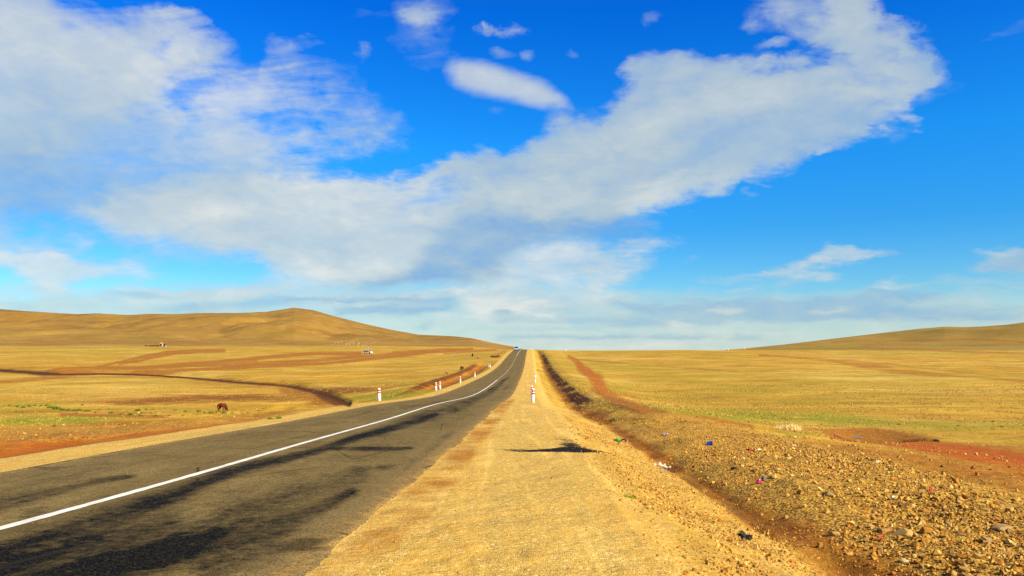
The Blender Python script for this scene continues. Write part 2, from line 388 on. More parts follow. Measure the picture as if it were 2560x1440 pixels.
# spilt tar on the shoulder
mx(tar, poly_mask(U, V, [(1270, 1128), (1300, 1125), (1345, 1123), (1385, 1120), (1410, 1116), (1442, 1116), (1470, 1121), (1505, 1128), (1524, 1132), (1460, 1132), (1380, 1130), (1300, 1130)], 3), 1.0)
mx(tar, B(1426, 1113, 32, 8, ang=6, soft=.7), .8)
mx(tar, B(1416, 1101, 46, 10, ang=12, soft=.9), .55); mx(tar, B(1290, 1125, 60, 4, soft=.9), .6); mx(tar, B(1340, 1113, 90, 8, soft=.9), .42); mx(tar, B(1470, 1112, 50, 8, ang=20, soft=.9), .4)
hill = sst(560, 680, gy) * np.clip(sst(840, 700, np.interp(1280 + F_PX * gx / np.maximum(gy, 1), RIDGE[:, 0], RIDGE[:, 1]) * 0 + 700), 0, 1)
RW = np.interp(1280 + F_PX * gx / np.maximum(gy, 1), RIDGE[:, 0], RIDGE[:, 1])
hill = sst(545, 585, gy) * sst(876, 866, RW)
# shoulder wear: darker orange strip at the asphalt edge, wheel lines
wear = (1 - sst(0.10, 0.42, np.abs(np.abs(OFF) - 3.78 - 0.10 * fbm(gx * 3, gy * 1.2, 2, 5)) - 0.02)) * (0.55 + 1.4 * fbm(gx / 0.8, gy / 1.0, 3, 77)) * (OFF > 0) * (gy < 60)
wear = np.clip(wear, 0, 1)

CA = np.stack([gravel, dirt, green, rubble], 1)
CB = np.stack([dark, tar, hill, red], 1)
CC = np.stack([wear, slope_r, np.zeros_like(wear), np.ones_like(wear)], 1)
CA = np.clip(CA, 0, 1); CB = np.clip(CB, 0, 1); CC = np.clip(CC, 0, 1)

# ----------------------------------------------------------------------------------------------
# materials
# ----------------------------------------------------------------------------------------------
class NT:
    def __init__(s, tree): s.t = tree; s.n = tree.nodes; s.l = tree.links
    def node(s, typ, **kw):
        n = s.n.new(typ)
        for k, v in kw.items(): setattr(n, k, v)
        return n
    def put(s, sock, val):
        if hasattr(val, 'is_linked') or isinstance(val, bpy.types.NodeSocket): s.l.new(val, sock)
        else: sock.default_value = val
    def math(s, op, a, b=0.0, c=None, clamp=False):
        n = s.node('ShaderNodeMath', operation=op, use_clamp=clamp)
        s.put(n.inputs[0], a); s.put(n.inputs[1], b)
        if c is not None: s.put(n.inputs[2], c)
        return n.outputs[0]
    def mapr(s, v, a, b, c=0.0, d=1.0, smooth=False):
        n = s.node('ShaderNodeMapRange'); n.clamp = True
        if smooth: n.interpolation_type = 'SMOOTHSTEP'
        for i, x in enumerate((v, a, b, c, d)): s.put(n.inputs[i], x)
        return n.outputs[0]
    def mix(s, f, a, b, blend='MIX'):
        n = s.node('ShaderNodeMix', data_type='RGBA', blend_type=blend); n.clamp_factor = True
        s.put(n.inputs[0], f); s.put(n.inputs[6], a); s.put(n.inputs[7], b)
        return n.outputs[2]
    def noise(s, vec, scale, detail=4, rough=0.55, dist=0.0):
        n = s.node('ShaderNodeTexNoise')
        s.put(n.inputs['Vector'], vec); n.inputs['Scale'].default_value = scale; n.inputs['Detail'].default_value = detail
        n.inputs['Roughness'].default_value = rough; n.inputs['Distortion'].default_value = dist
        return n.outputs['Fac']
    def voro(s, vec, scale, out='Distance', feature='F1', rnd=1.0):
        n = s.node('ShaderNodeTexVoronoi', feature=feature)
        s.put(n.inputs['Vector'], vec); n.inputs['Scale'].default_value = scale; n.inputs['Randomness'].default_value = rnd
        return n.outputs[out]
    def vmul(s, vec, xyz):
        n = s.node('ShaderNodeVectorMath', operation='MULTIPLY'); s.put(n.inputs[0], vec); n.inputs[1].default_value = xyz
        return n.outputs[0]

def rgb(r, g, b): return (r, g, b, 1.0)
def srgb(r, g, b):
    f = lambda c: (c / 255 / 12.92) if c <= 10 else ((c / 255 + 0.055) / 1.055) ** 2.4
    return (f(r), f(g), f(b), 1.0)

def new_mat(name):
    m = bpy.data.materials.new(name); m.use_nodes = True
    nt = NT(m.node_tree); bs = m.node_tree.nodes['Principled BSDF']
    return m, nt, bs

def simple_mat(name, col, rough=0.7, metal=0.0, var=0.15, scale=6.0, spec=0.4, bump=0.0, dirt=None):
    m, nt, bs = new_mat(name)
    tc = nt.node('ShaderNodeTexCoord').outputs['Object']
    n = nt.noise(tc, scale, 5, 0.6)
    a = tuple(c * (1 - var) for c in col[:3]) + (1,); b = tuple(min(1, c * (1 + var)) for c in col[:3]) + (1,)
    c = nt.mix(nt.mapr(n, 0.3, 0.7), a, b)
    if dirt:
        c = nt.mix(nt.mapr(nt.noise(tc, scale * 0.6, 6, 0.65), 0.52, 0.72, 0, dirt[1]), c, dirt[0])
    nt.put(bs.inputs['Base Color'], c); bs.inputs['Roughness'].default_value = rough; bs.inputs['Metallic'].default_value = metal
    bs.inputs['Specular IOR Level'].default_value = spec
    if bump:
        b = nt.node('ShaderNodeBump'); b.inputs['Strength'].default_value = bump; b.inputs['Distance'].default_value = 0.02
        nt.put(b.inputs['Height'], n); nt.put(bs.inputs['Normal'], b.outputs[0])
    return m

def ground_material():
    m, nt, bs = new_mat('steppe_ground')
    pos = nt.node('ShaderNodeNewGeometry').outputs['Position']
    def attr(nm):
        a = nt.node('ShaderNodeAttribute', attribute_name=nm)
        sp = nt.node('ShaderNodeSeparateColor'); nt.l.new(a.outputs['Color'], sp.inputs[0])
        return sp.outputs[0], sp.outputs[1], sp.outputs[2], a.outputs['Alpha']
    gravel, dirt, green, rubble = attr('mask_a')
    dark, tar, hill, red = attr('mask_b')
    wear, slope, _, _ = attr('mask_c')
    flat = nt.vmul(pos, (1, 1, 0.3))
    n300 = nt.noise(flat, 0.006, 5, 0.6); n60 = nt.noise(flat, 0.03, 5, 0.6); n12 = nt.noise(nt.vmul(pos, (0.55, 1, 0.3)), 0.11, 6, 0.62)
    n3 = nt.noise(flat, 0.45, 5, 0.6); n05 = nt.noise(flat, 2.2, 5, 0.65); n01 = nt.noise(pos, 14, 4, 0.7)
    # dry steppe grass
    g = nt.mix(nt.mapr(n60, 0.33, 0.67), srgb(176, 134, 34), srgb(194, 150, 44))
    g = nt.mix(nt.mapr(n12, 0.40, 0.68), g, srgb(158, 110, 26))
    g = nt.mix(nt.mapr(n300, 0.42, 0.62, 0, 0.7), g, srgb(158, 138, 40))
    g = nt.mix(nt.mapr(nt.noise(flat, 0.018, 5, .62), 0.5, 0.66, 0, 0.55), g, srgb(206, 172, 88))
    g = nt.mix(nt.mapr(n3, 0.5, 0.72, 0, 0.5), g, srgb(144, 98, 26))
    g = nt.mix(nt.mapr(n05, 0.52, 0.75, 0, 0.55), g, srgb(206, 166, 72))
    g = nt.mix(nt.mapr(n05, 0.44, 0.30, 0, 0.5), g, srgb(124, 88, 26))
    ns = nt.noise(nt.vmul(pos, (0.3, 1, 0.3)), 0.22, 8, 0.68); ns2 = nt.noise(nt.vmul(pos, (0.35, 1, .3)), 0.7, 6, 0.68)
    g = nt.mix(nt.mapr(ns, 0.54, 0.68, 0, 0.7), g, srgb(136, 92, 24))
    g = nt.mix(nt.mapr(ns, 0.46, 0.34, 0, 0.6), g, srgb(216, 176, 78))
    g = nt.mix(nt.mapr(ns2, 0.56, 0.70, 0, 0.6), g, srgb(128, 90, 26))
    spots = nt.voro(flat, 0.22, 'Distance')                      # dung and dark tussocks
    g = nt.mix(nt.math('MULTIPLY', nt.mapr(spots, 0.10, 0.05), nt.mapr(n60, 0.42, 0.6)), g, srgb(70, 48, 16))
    # hillsides: browner, sparser grass
    hn = nt.noise(nt.vmul(pos, (1, 0.6, 1.6)), 0.012, 7, 0.62, 0.5)
    hc = nt.mix(nt.mapr(hn, 0.32, 0.68), srgb(160, 122, 48), srgb(122, 84, 30))
    hc = nt.mix(nt.mapr(nt.noise(pos, 0.05, 6, 0.65), 0.5, 0.75, 0, 0.6), hc, srgb(176, 146, 70))
    hc = nt.mix(nt.mapr(nt.noise(pos, 0.02, 4, 0.6), 0.52, 0.7, 0, 0.5), hc, srgb(128, 114, 40))
    sx = nt.node('ShaderNodeSeparateXYZ'); nt.l.new(pos, sx.inputs[0])
    hc = nt.mix(nt.mapr(sx.outputs[0], 100, 420, 0, .5), hc, srgb(138, 116, 44))
    g = nt.mix(hill, g, hc)
    # green flush of new grass
    gm = nt.math('ADD', green, nt.math('MULTIPLY', nt.math('SUBTRACT', n12, 0.52), 1.5))
    gm = nt.math('ADD', gm, nt.math('MULTIPLY', nt.math('SUBTRACT', n05, 0.5), 0.9))
    gm = nt.math('MULTIPLY', nt.mapr(gm, 0.22, 0.85), nt.mapr(green, 0.02, 0.2))
    gc = nt.mix(nt.mapr(n3, 0.35, 0.65), srgb(116, 120, 14), srgb(144, 134, 24))
    g = nt.mix(gm, g, gc)
    # bare earth
    dm = nt.math('ADD', dirt, nt.math('MULTIPLY', nt.math('SUBTRACT', n3, 0.5), 1.0))
    dm = nt.math('ADD', dm, nt.math('MULTIPLY', nt.math('SUBTRACT', n12, 0.5), 1.5))
    dm = nt.math('ADD', dm, nt.math('MULTIPLY', nt.math('SUBTRACT', n60, 0.5), 1.1))
    dm = nt.math('MULTIPLY', nt.mapr(dm, 0.2, 0.95), nt.mapr(dirt, 0.02, 0.2))
    dc = nt.mix(nt.mapr(n05, 0.3, 0.7), srgb(136, 80, 12), srgb(164, 106, 26))
    gv = nt.voro(pos, 24, 'Color'); sg = nt.node('ShaderNodeSeparateColor'); nt.l.new(gv, sg.inputs[0])
    dc = nt.mix(nt.mapr(sg.outputs[0], .5, 1.0, 0, .45), dc, srgb(182, 134, 58))
    dc = nt.mix(nt.mapr(sg.outputs[1], .75, .85, 0, .5), dc, srgb(92, 54, 14))
    dc = nt.mix(red, dc, nt.mix(nt.mapr(n05, 0.3, 0.7), srgb(146, 66, 4), srgb(170, 88, 12)))
    g = nt.mix(dm, g, dc)
    # rubble ground between the stones
    rm = nt.math('ADD', rubble, nt.math('MULTIPLY', nt.math('SUBTRACT', n05, 0.5), 0.8))
    rm = nt.math('MULTIPLY', nt.mapr(rm, 0.2, 0.7), nt.mapr(rubble, 0.02, 0.2))
    vcol = nt.voro(pos, 19, 'Color'); vd = nt.voro(pos, 19, 'Distance')
    sv = nt.node('ShaderNodeSeparateColor'); nt.l.new(vcol, sv.inputs[0])
    rc = nt.mix(sv.outputs[0], srgb(186, 138, 44), srgb(210, 168, 70))
    rc = nt.mix(nt.mapr(sv.outputs[1], 0.72, 0.8), rc, srgb(124, 82, 28))
    rc = nt.mix(nt.mapr(vd, 0.35, 0.62, 0, 0.55), rc, srgb(112, 70, 20))
    g = nt.mix(rm, g, rc)
    # shoulder gravel
    km = nt.math('ADD', gravel, nt.math('MULTIPLY', nt.math('SUBTRACT', n05, 0.5), 0.5))
    km = nt.mapr(km, 0.3, 0.7)
    v1 = nt.voro(pos, 75, 'Color'); v1d = nt.voro(pos, 75, 'Distance')
    s1 = nt.node('ShaderNodeSeparateColor'); nt.l.new(v1, s1.inputs[0])
    kc = nt.mix(s1.outputs[0], srgb(193, 157, 68), srgb(208, 173, 85))
    kc = nt.mix(nt.mapr(s1.outputs[1], 0.80, 0.84, 0, 0.55), kc, srgb(168, 114, 40))
    kc = nt.mix(nt.mapr(s1.outputs[2], 0.94, 0.97, 0, 0.6), kc, srgb(240, 216, 150))
    kc = nt.mix(nt.mapr(s1.outputs[2], 0.05, 0.03, 0, 0.7), kc, srgb(104, 74, 30))
    kc = nt.mix(nt.mapr(v1d, 0.4, 0.75, 0, 0.3), kc, srgb(160, 110, 38))
    kc = nt.mix(nt.mapr(nt.noise(nt.vmul(pos, (1, 0.35, 1)), 0.9, 6, 0.65), 0.5, 0.68, 0, 0.38), kc, srgb(192, 142, 54))
    kc = nt.mix(nt.mapr(nt.noise(nt.vmul(pos, (1, .05, 1)), 1.7, 4, .6), .46, .62, 0, .65), kc, srgb(206, 160, 66))
    kc = nt.mix(nt.mapr(nt.noise(nt.vmul(pos, (1, .04, 1)), 2.6, 3, .6), .54, .64, 0, .4), kc, srgb(232, 194, 100))
    kc = nt.mix(nt.math('MULTIPLY', nt.mapr(n05, 0.5, 0.7), 0.4), kc, srgb(200, 150, 58))
    v3 = nt.voro(pos, 34, 'Color'); s3_ = nt.node('ShaderNodeSeparateColor'); nt.l.new(v3, s3_.inputs[0])
    kc = nt.mix(nt.mapr(s3_.outputs[0], .88, .93, 0, .35), kc, srgb(160, 112, 42))
    kc = nt.mix(nt.mapr(s3_.outputs[1], .93, .97, 0, .6), kc, srgb(238, 212, 150))
    kc = nt.mix(nt.math('MULTIPLY', wear, 0.85), kc, srgb(158, 100, 26))
    g = nt.mix(km, g, kc)
    # dark wet soil; ditch and culvert shade is painted in by the same mask
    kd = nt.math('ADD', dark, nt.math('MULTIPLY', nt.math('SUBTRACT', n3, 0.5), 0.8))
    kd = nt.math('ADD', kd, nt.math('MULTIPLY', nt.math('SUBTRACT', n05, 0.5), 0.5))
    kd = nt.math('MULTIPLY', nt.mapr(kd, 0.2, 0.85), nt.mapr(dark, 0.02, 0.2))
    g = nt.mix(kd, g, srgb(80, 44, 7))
    # tar
    tn = nt.noise(pos, 7, 6, 0.8)
    tm = nt.mapr(nt.math('ADD', tar, nt.math('MULTIPLY', nt.math('SUBTRACT', tn, 0.5), 2.0)), 0.45, 0.72)
    tm = nt.math('MULTIPLY', tm, nt.mapr(tar, 0.02, 0.12))
    tc2 = nt.mix(nt.mapr(s1.outputs[0], 0.75, 0.95, 0, 0.4), srgb(20, 14, 8), srgb(78, 52, 20))
    g = nt.mix(tm, g, tc2)
    # fine speckle on everything
    g = nt.mix(nt.mapr(n01, 0.5, 0.8, 0, 0.22), g, srgb(90, 58, 18))
    nt.put(bs.inputs['Base Color'], g)
    bs.inputs['Roughness'].default_value = 0.95; bs.inputs['Specular IOR Level'].default_value = 0.12
    h = nt.math('ADD', nt.math('MULTIPLY', n05, 0.10), nt.math('MULTIPLY', n01, 0.012))
    h = nt.math('ADD', h, nt.math('MULTIPLY', nt.math('MULTIPLY', vd, rm), -0.025))
    h = nt.math('ADD', h, nt.math('MULTIPLY', nt.math('MULTIPLY', v1d, km), -0.009))
    h = nt.math('ADD', h, nt.math('MULTIPLY', n3, 0.25))
    b = nt.node('ShaderNodeBump'); b.inputs['Strength'].default_value = 0.75; b.inputs['Distance'].default_value = 1.0
    nt.put(b.inputs['Height'], h); nt.put(bs.inputs['Normal'], b.outputs[0])
    return m

def asphalt_material():
    m, nt, bs = new_mat('asphalt')
    pos = nt.node('ShaderNodeNewGeometry').outputs['Position']
    a = nt.node('ShaderNodeAttribute', attribute_name='stain'); sp = nt.node('ShaderNodeSeparateColor'); nt.l.new(a.outputs['Color'], sp.inputs[0])
    st, patch, edge = sp.outputs[0], sp.outputs[1], sp.outputs[2]
    nl = nt.noise(nt.vmul(pos, (1, 0.16, 1)), 1.6, 6, 0.62)
    nb = nt.noise(pos, 0.5, 6, 0.65); nf = nt.noise(pos, 60, 3, 0.75); nm = nt.noise(pos, 7, 5, 0.7)
    c = nt.mix(nt.mapr(nl, 0.3, 0.7), srgb(112, 93, 53), srgb(138, 116, 69))
    v4 = nt.voro(pos, 26, 'Color'); s4_ = nt.node('ShaderNodeSeparateColor'); nt.l.new(v4, s4_.inputs[0])
    c = nt.mix(nt.mapr(s4_.outputs[0], .6, 1, 0, .35), c, srgb(150, 128, 80))
    c = nt.mix(nt.mapr(s4_.outputs[1], .6, 1, 0, .4), c, srgb(62, 52, 30))
    c = nt.mix(nt.mapr(nt.noise(pos, 1.4, 7, .7), .52, .7, 0, .6), c, srgb(72, 60, 34))
    c = nt.mix(nt.mapr(nb, 0.4, 0.7, 0, 0.5), c, srgb(88, 72, 40))
    c = nt.mix(edge, c, srgb(128, 106, 66))
    c = nt.mix(nt.math('MULTIPLY', nt.mapr(sp.outputs[2], .60, .75), nt.mapr(nm, .44, .62, 0, .75)), c, srgb(176, 134, 66))
    nw = nt.noise(nt.vmul(pos, (1, .3, 1)), 0.8, 8, 0.7, .6)
    s = nt.math('ADD', st, nt.math('MULTIPLY', nt.math('SUBTRACT', nl, 0.5), 1.1))
    s = nt.math('ADD', s, nt.math('MULTIPLY', nt.math('SUBTRACT', nm, 0.5), 1.3))
    s = nt.math('ADD', s, nt.math('MULTIPLY', nt.math('SUBTRACT', nw, 0.5), 1.9))
    s = nt.math('MULTIPLY', nt.mapr(s, 0.12, 1.05), nt.mapr(st, 0.01, 0.2))
    c = nt.mix(s, c, srgb(7, 7, 5))
    c = nt.mix(patch, c, srgb(62, 50, 28))
    v = nt.voro(pos, 75, 'Color'); sv = nt.node('ShaderNodeSeparateColor'); nt.l.new(v, sv.inputs[0])
    c = nt.mix(nt.math('MULTIPLY', nt.mapr(sv.outputs[0], 0.72, 0.9, 0, 0.35), nt.mapr(s, 0, 1, 1, .45)), c, srgb(134, 112, 66))
    c = nt.mix(nt.mapr(sv.outputs[1], 0.70, 0.85, 0, 0.65), c, srgb(34, 28, 16))
    # thin cracks
    cr = nt.voro(nt.vmul(pos, (1, 0.35, 1)), 0.55, 'Distance', 'DISTANCE_TO_EDGE')
    c = nt.mix(nt.math('MULTIPLY', nt.mapr(cr, 0.010, 0.003), nt.mapr(nb, 0.48, 0.56, 0, 0.75)), c, srgb(40, 34, 24))
    nt.put(bs.inputs['Base Color'], c)
    nt.put(bs.inputs['Roughness'], nt.mapr(s, 0, 1, 0.88, 0.72)); bs.inputs['Specular IOR Level'].default_value = 0.03
    b = nt.node('ShaderNodeBump'); b.inputs['Strength'].default_value = 0.5; b.inputs['Distance'].default_value = 0.006
    nt.put(b.inputs['Height'], nf); nt.put(bs.inputs['Normal'], b.outputs[0])
    return m

M_GROUND = ground_material()
M_ASPH = asphalt_material()
def line_mat():
    m, nt, bs = new_mat('road_paint')
    pos = nt.node('ShaderNodeNewGeometry').outputs['Position']
    c = nt.mix(nt.mapr(nt.noise(pos, 3, 6, 0.7), 0.35, 0.7), srgb(232, 228, 214), srgb(205, 198, 178))
    c = nt.mix(nt.mapr(nt.noise(pos, 30, 5, 0.8), 0.60, 0.70, 0, 0.75), c, srgb(120, 104, 72))
    c = nt.mix(nt.mapr(nt.noise(pos, 1.1, 6, 0.75), 0.54, 0.72, 0, 0.45), c, srgb(150, 132, 94))
    nt.put(bs.inputs['Base Color'], c); bs.inputs['Roughness'].default_value = 0.7
    return m
M_LINE = line_mat()

# ----------------------------------------------------------------------------------------------
# land objects
# ----------------------------------------------------------------------------------------------
idx = np.arange(nr * na).reshape(nr, na)
wrap = np.concatenate([idx, idx[:, :1]], 1)                    # closes the fan behind the camera
quads = np.stack([wrap[:-1, :-1], wrap[:-1, 1:], wrap[1:, 1:], wrap[1:, :-1]], -1).reshape(-1, 4)[:, ::-1]
VV = np.stack([gx, gy, gz], 1)
hq = hill[quads].mean(1) > 0.5
xq = gx[quads].mean(1)
# shared normals so that ground and hills meet without a seam
nrm = np.zeros((len(VV), 3))
p0, p1, p2, p3 = (VV[quads[:, i]] for i in range(4))
fn = np.cross(p2 - p0, p3 - p1)
for i in range(4):
    for k in range(3): nrm[:, k] += np.bincount(quads[:, i], fn[:, k], len(VV))
nrm /= np.linalg.norm(nrm, axis=1, keepdims=True) + 1e-12

def sub_land(name, sel):
    q = quads[sel]
    used, inv = np.unique(q, return_inverse=True)
    me = np_mesh(name, VV[used], inv.reshape(-1, 4), M_GROUND)
    add_col(me, 'mask_a', CA[used]); add_col(me, 'mask_b', CB[used]); add_col(me, 'mask_c', CC[used])
    me.normals_split_custom_set_from_vertices(nrm[used].astype(np.float32))
    o = link(bpy.data.objects.new(name, me)); o['kind'] = 'structure'
    return o
sub_land('ground', ~hq)
sub_land('hill', hq & (xq < 0))
sub_land('hill', hq & (xq >= 0))

# road: a cambered sheet over the ground
ry = [-60.0]
while ry[-1] < 600: ry.append(ry[-1] + min(max(0.004 * abs(ry[-1]), 0.10 if ry[-1] > 2 else 1.5), 1.6))
ry = np.array(ry); ru = np.linspace(-3.54, 3.54, 71)
RU, RY = np.meshgrid(ru, ry)
jag = 0.26 * fbm(RY / 0.8 + 50 * np.sign(RU), RY * 0 + 3.3, 4, 8) * (np.abs(RU) > 3.5) + 0.14 * fbm(RY / 5 + 50 * np.sign(RU), RY * 0, 3, 9) * (np.abs(RU) > 3.5)
RX = road_x(RY) + RU + jag
RZ = EYE - road_drop(RY) + 0.05 - 0.012 * np.abs(RU) - np.where(np.abs(RU) > 3.5, 0.03, 0)
n1, n2 = RX.shape; ri = np.arange(n1 * n2).reshape(n1, n2)
rq = np.stack([ri[:-1, :-1], ri[:-1, 1:], ri[1:, 1:], ri[1:, :-1]], -1).reshape(-1, 4)
me = np_mesh('road', np.stack([RX.ravel(), RY.ravel(), RZ.ravel()], 1), rq, M_ASPH)
u, v = proj(RX.ravel(), RY.ravel(), RZ.ravel()); fr = RY.ravel() > 3
u = np.where(fr, u, -9e4); v = np.where(fr, v, 9e4)
st = np.zeros(len(u)); pa = np.zeros(len(u))
def rs(pts, w, k, soft=.8):
    np.maximum(st, k * stroke_mask(u, v, pts, w, soft), out=st)
rs([(-300, 1520, 80), (0, 1400, 52), (150, 1345, 44), (280, 1296, 36), (400, 1250, 24), (520, 1200, 17), (620, 1168, 12), (760, 1135, 9), (900, 1092, 9), (1010, 1062, 9), (1090, 1036, 7)], 30, .95)
rs([(0, 1390, 30), (120, 1365, 20), (240, 1330, 18)], 20, 1.0)
rs([(-200, 1560, 60), (100, 1460, 40), (330, 1400, 34), (480, 1368, 40), (600, 1340, 40), (700, 1315, 34), (800, 1270, 20), (880, 1228, 12)], 34, .95)
rs([(520, 1420, 30), (620, 1385, 36), (700, 1365, 26)], 30, .7)
rs([(560, 1290, 30), (700, 1260, 34), (830, 1215, 26), (900, 1180, 18)], 30, .38)
rs([(-200, 1480, 90), (100, 1400, 70), (260, 1350, 50), (420, 1300, 30)], 60, .5)
rs([(-100, 1290, 20), (0, 1262, 18), (120, 1232, 13), (230, 1205, 8), (330, 1190, 5)], 14, .55)
rs([(60, 1290, 8), (110, 1272, 8)], 8, .4)
rs([(830, 1122, 4), (900, 1122, 6), (1000, 1122, 5), (1030, 1120, 3)], 5, .8, .6)
rs([(960, 1075, 12), (1060, 1040, 13), (1130, 1018, 9), (1180, 1000, 7)], 10, .55)
rs([(1080, 1040, 13), (1160, 1012, 10), (1230, 978, 7), (1262, 950, 5)], 9, .5)
rs([(1000, 1020, 4), (1060, 1012, 4), (1120, 1000, 3)], 4, .35); rs([(1140, 1020, 3), (1200, 990, 3)], 3, .4)
rs([(1222, 975, 2.2), (1234, 970, 2.2)], 2, .8); rs([(1252, 955, 2), (1272, 944, 2)], 2, .7); rs([(1258, 975, 2), (1268, 968, 2)], 2, .6)
rs([(1000, 1180, 10), (1080, 1120, 8), (1130, 1080, 6)], 8, .25)
rs([(950, 1170, 6), (990, 1165, 5)], 5, .45); rs([(860, 1185, 5), (890, 1180, 5)], 5, .35)
np.maximum(pa, poly_mask(u, v, [(700, 1378), (735, 1345), (780, 1343), (815, 1348), (795, 1357), (813, 1372), (770, 1378)], 3) * .85, out=pa)
st += (0.22 * np.exp(-((RU - 1.7) / 1.1) ** 2) * (1 - sst(22, 75, RY)) + 0.16 * np.exp(-((RU + 1.9) / .5) ** 2) * (1 - sst(40, 120, RY)) + 0.14 * np.exp(-((RU - .9) / .5) ** 2) * sst(30, 60, RY) + .12 * np.exp(-((RU - 2.5) / .4) ** 2) * sst(30, 60, RY)).ravel()
st = np.clip(st, 0, 1)
ed = (sst(2.4, 3.4, np.abs(RU)) * 0.75).ravel()
add_col(me, 'stain', np.stack([st, pa, ed, np.ones_like(st)], 1))
road = link(bpy.data.objects.new('road', me)); road['kind'] = 'structure'

def line_strip(y0, y1, w=0.068):
    ys = np.concatenate([ry[(ry > y0) & (ry < y1)], [y0, y1]]); ys = np.unique(ys)
    x = road_x(ys); z = EYE - road_drop(ys) + 0.056
    vs = []; 
    for k in range(len(ys)):
        ww = w + 0.004 * math.sin(ys[k] * 3.1) + 0.003 * math.sin(ys[k] * 11.7)
        vs += [(x[k] - ww, ys[k], z[k]), (x[k] + ww, ys[k], z[k])]
    fs = [(2 * k, 2 * k + 1, 2 * k + 3, 2 * k + 2) for k in range(len(ys) - 1)]
    return vs, fs
vs, fs = line_strip(-60, 124)
LV, LF = list(vs), list(fs)
yy = 126.5
while yy < 590:
    if yy < 300: L, gap = 2.4, 4.2
    else: L, gap = 30.0, 0.3
    a, b = line_strip(yy, yy + L); o = len(LV); LV += a; LF += [tuple(i + o for i in f) for f in b]; yy += L + gap
ln = mesh_obj('centre_line', LV, LF, M_LINE); ln['kind'] = 'structure'; ln.parent = road

# ----------------------------------------------------------------------------------------------
# guide posts
# ----------------------------------------------------------------------------------------------
M_WHITE = simple_mat('post_white', srgb(238, 232, 218), 0.55, var=0.05, scale=8, dirt=(srgb(176, 150, 96), 0.35))
M_RED = simple_mat('post_red', srgb(214, 18, 12), 0.5, var=0.08, scale=9, dirt=(srgb(170, 50, 34), 0.2))
def lathe(profile, seg=20):
    vs, fs = [], []
    for r, z in profile:
        for k in range(seg):
            a = 2 * math.pi * k / seg; vs.append((r * math.cos(a), r * math.sin(a), z))
    for i in range(len(profile) - 1):
        for k in range(seg):
            fs.append((i * seg + k, i * seg + (k + 1) % seg, (i + 1) * seg + (k + 1) % seg, (i + 1) * seg + k))
    fs.append(tuple(range(seg))[::-1]); fs.append(tuple(range((len(profile) - 1) * seg, len(profile) * seg)))
    return vs, fs
def make_post():
    root = empty('guide_post', (0, 0, 0))
    v, f = lathe([(0.112, -0.35), (0.112, 0.44), (0.108, 0.47), (0.094, 0.51), (0.090, 0.53), (0.088, 0.83), (0.082, 0.862), (0.066, 0.888), (0.040, 0.902), (0.012, 0.906)])
    mesh_obj('post_body', v, f, M_WHITE, root, True)
    for z0 in (0.53, 0.70):
        v, f = lathe([(0.086, z0), (0.0925, z0 + 0.002), (0.0925, z0 + 0.098), (0.086, z0 + 0.10)])
        mesh_obj('red_band', v, f, M_RED, root, True)
    return root
POSTS = [  # base pixel column, depth, tilt, label
    (1332, 51.5, (0.0, 0.045), 'white post with two red bands, nearest one on the right gravel shoulder'),
    (1330.5, 75.5, (0.0, -0.03), 'red banded white post half hidden behind the nearest post on the right shoulder'),
    (1337.4, 115, (0.0, 0.02), 'small red banded post beyond the close pair on the right shoulder'),
    (1338.6, 141, (0.02, 0.0), 'farthest red banded post of the four lined up along the right shoulder'),
    (1329.5, 418, (0.0, 0.0), 'tiny white post at the crest right of the road against the sky'),
    (947.5, 56.5, (0.0, -0.02), 'largest red banded white post left of the road, standing alone near the gully'),
    (1089.8, 89, (0.0, -0.01), 'left post of the close pair on the left verge before the ditch'),
    (1100, 93, (0.0, -0.02), 'right post of the close pair on the left verge before the ditch'),
    (1151, 113.5, (0.0, -0.05), 'red banded post in front of the red earth ditch, below the black cow'),
    (1187.3, 142, (0.0, -0.03), 'slim red banded post halfway up the left verge, beyond the one below the black cow'),
    (1225.6, 205, (0.0, 0.09), 'plain looking white post leaning at the upper end of the red earth ditch'),
    (1222.6, 212, (0.0, -0.1), 'faint pale post just left of the leaning white one at the ditch end'),
]
proto = make_post()
for i, (px, Y, tl, lab) in enumerate(POSTS):
    o = proto if i == 0 else copy_tree(proto)
    X = (px - 1280) / F_PX * (Y * CP + (-4.5) * SP)
    Z = float(GZ(np.array([X]), np.array([Y]))[0])
    o.location = (X, Y, Z - 0.01); o.rotation_euler = (tl[0], tl[1], random.uniform(0, 3))
    o.rotation_euler = (tl[0], tl[1], 0)
    tag(o, lab, 'guide post', 'red and white guide posts along the road')
    if i == 5: o.scale = (1.06, 1.06, 1.0)

# ----------------------------------------------------------------------------------------------
# vehicles
# ----------------------------------------------------------------------------------------------
def car_paint(name, col):
    m, nt, bs = new_mat(name)
    tc = nt.node('ShaderNodeTexCoord').outputs['Object']
    z = nt.node('ShaderNodeSeparateXYZ'); nt.l.new(tc, z.inputs[0])
    d = nt.math('MULTIPLY', nt.mapr(z.outputs[2], 0.75, 0.25), nt.mapr(nt.noise(tc, 3, 5, 0.6), 0.35, 0.7))
    nt.put(bs.inputs['Base Color'], nt.mix(nt.math('MULTIPLY', d, 0.5), col, srgb(150, 120, 76)))
    bs.inputs['Metallic'].default_value = 0.0; bs.inputs['Roughness'].default_value = 0.4; bs.inputs['Coat Weight'].default_value = 0.5
    return m
M_GLASS = simple_mat('car_glass', srgb(14, 18, 26), 0.08, var=0.1, spec=0.6)
M_TYRE = simple_mat('tyre_rubber', srgb(28, 26, 24), 0.85)
M_RIM = simple_mat('wheel_rim', srgb(170, 170, 172), 0.35, 0.7)
M_LAMP = simple_mat('lamp_lens', srgb(230, 228, 216), 0.15, spec=0.6)
M_TAIL = simple_mat('tail_lens', srgb(150, 16, 14), 0.25)
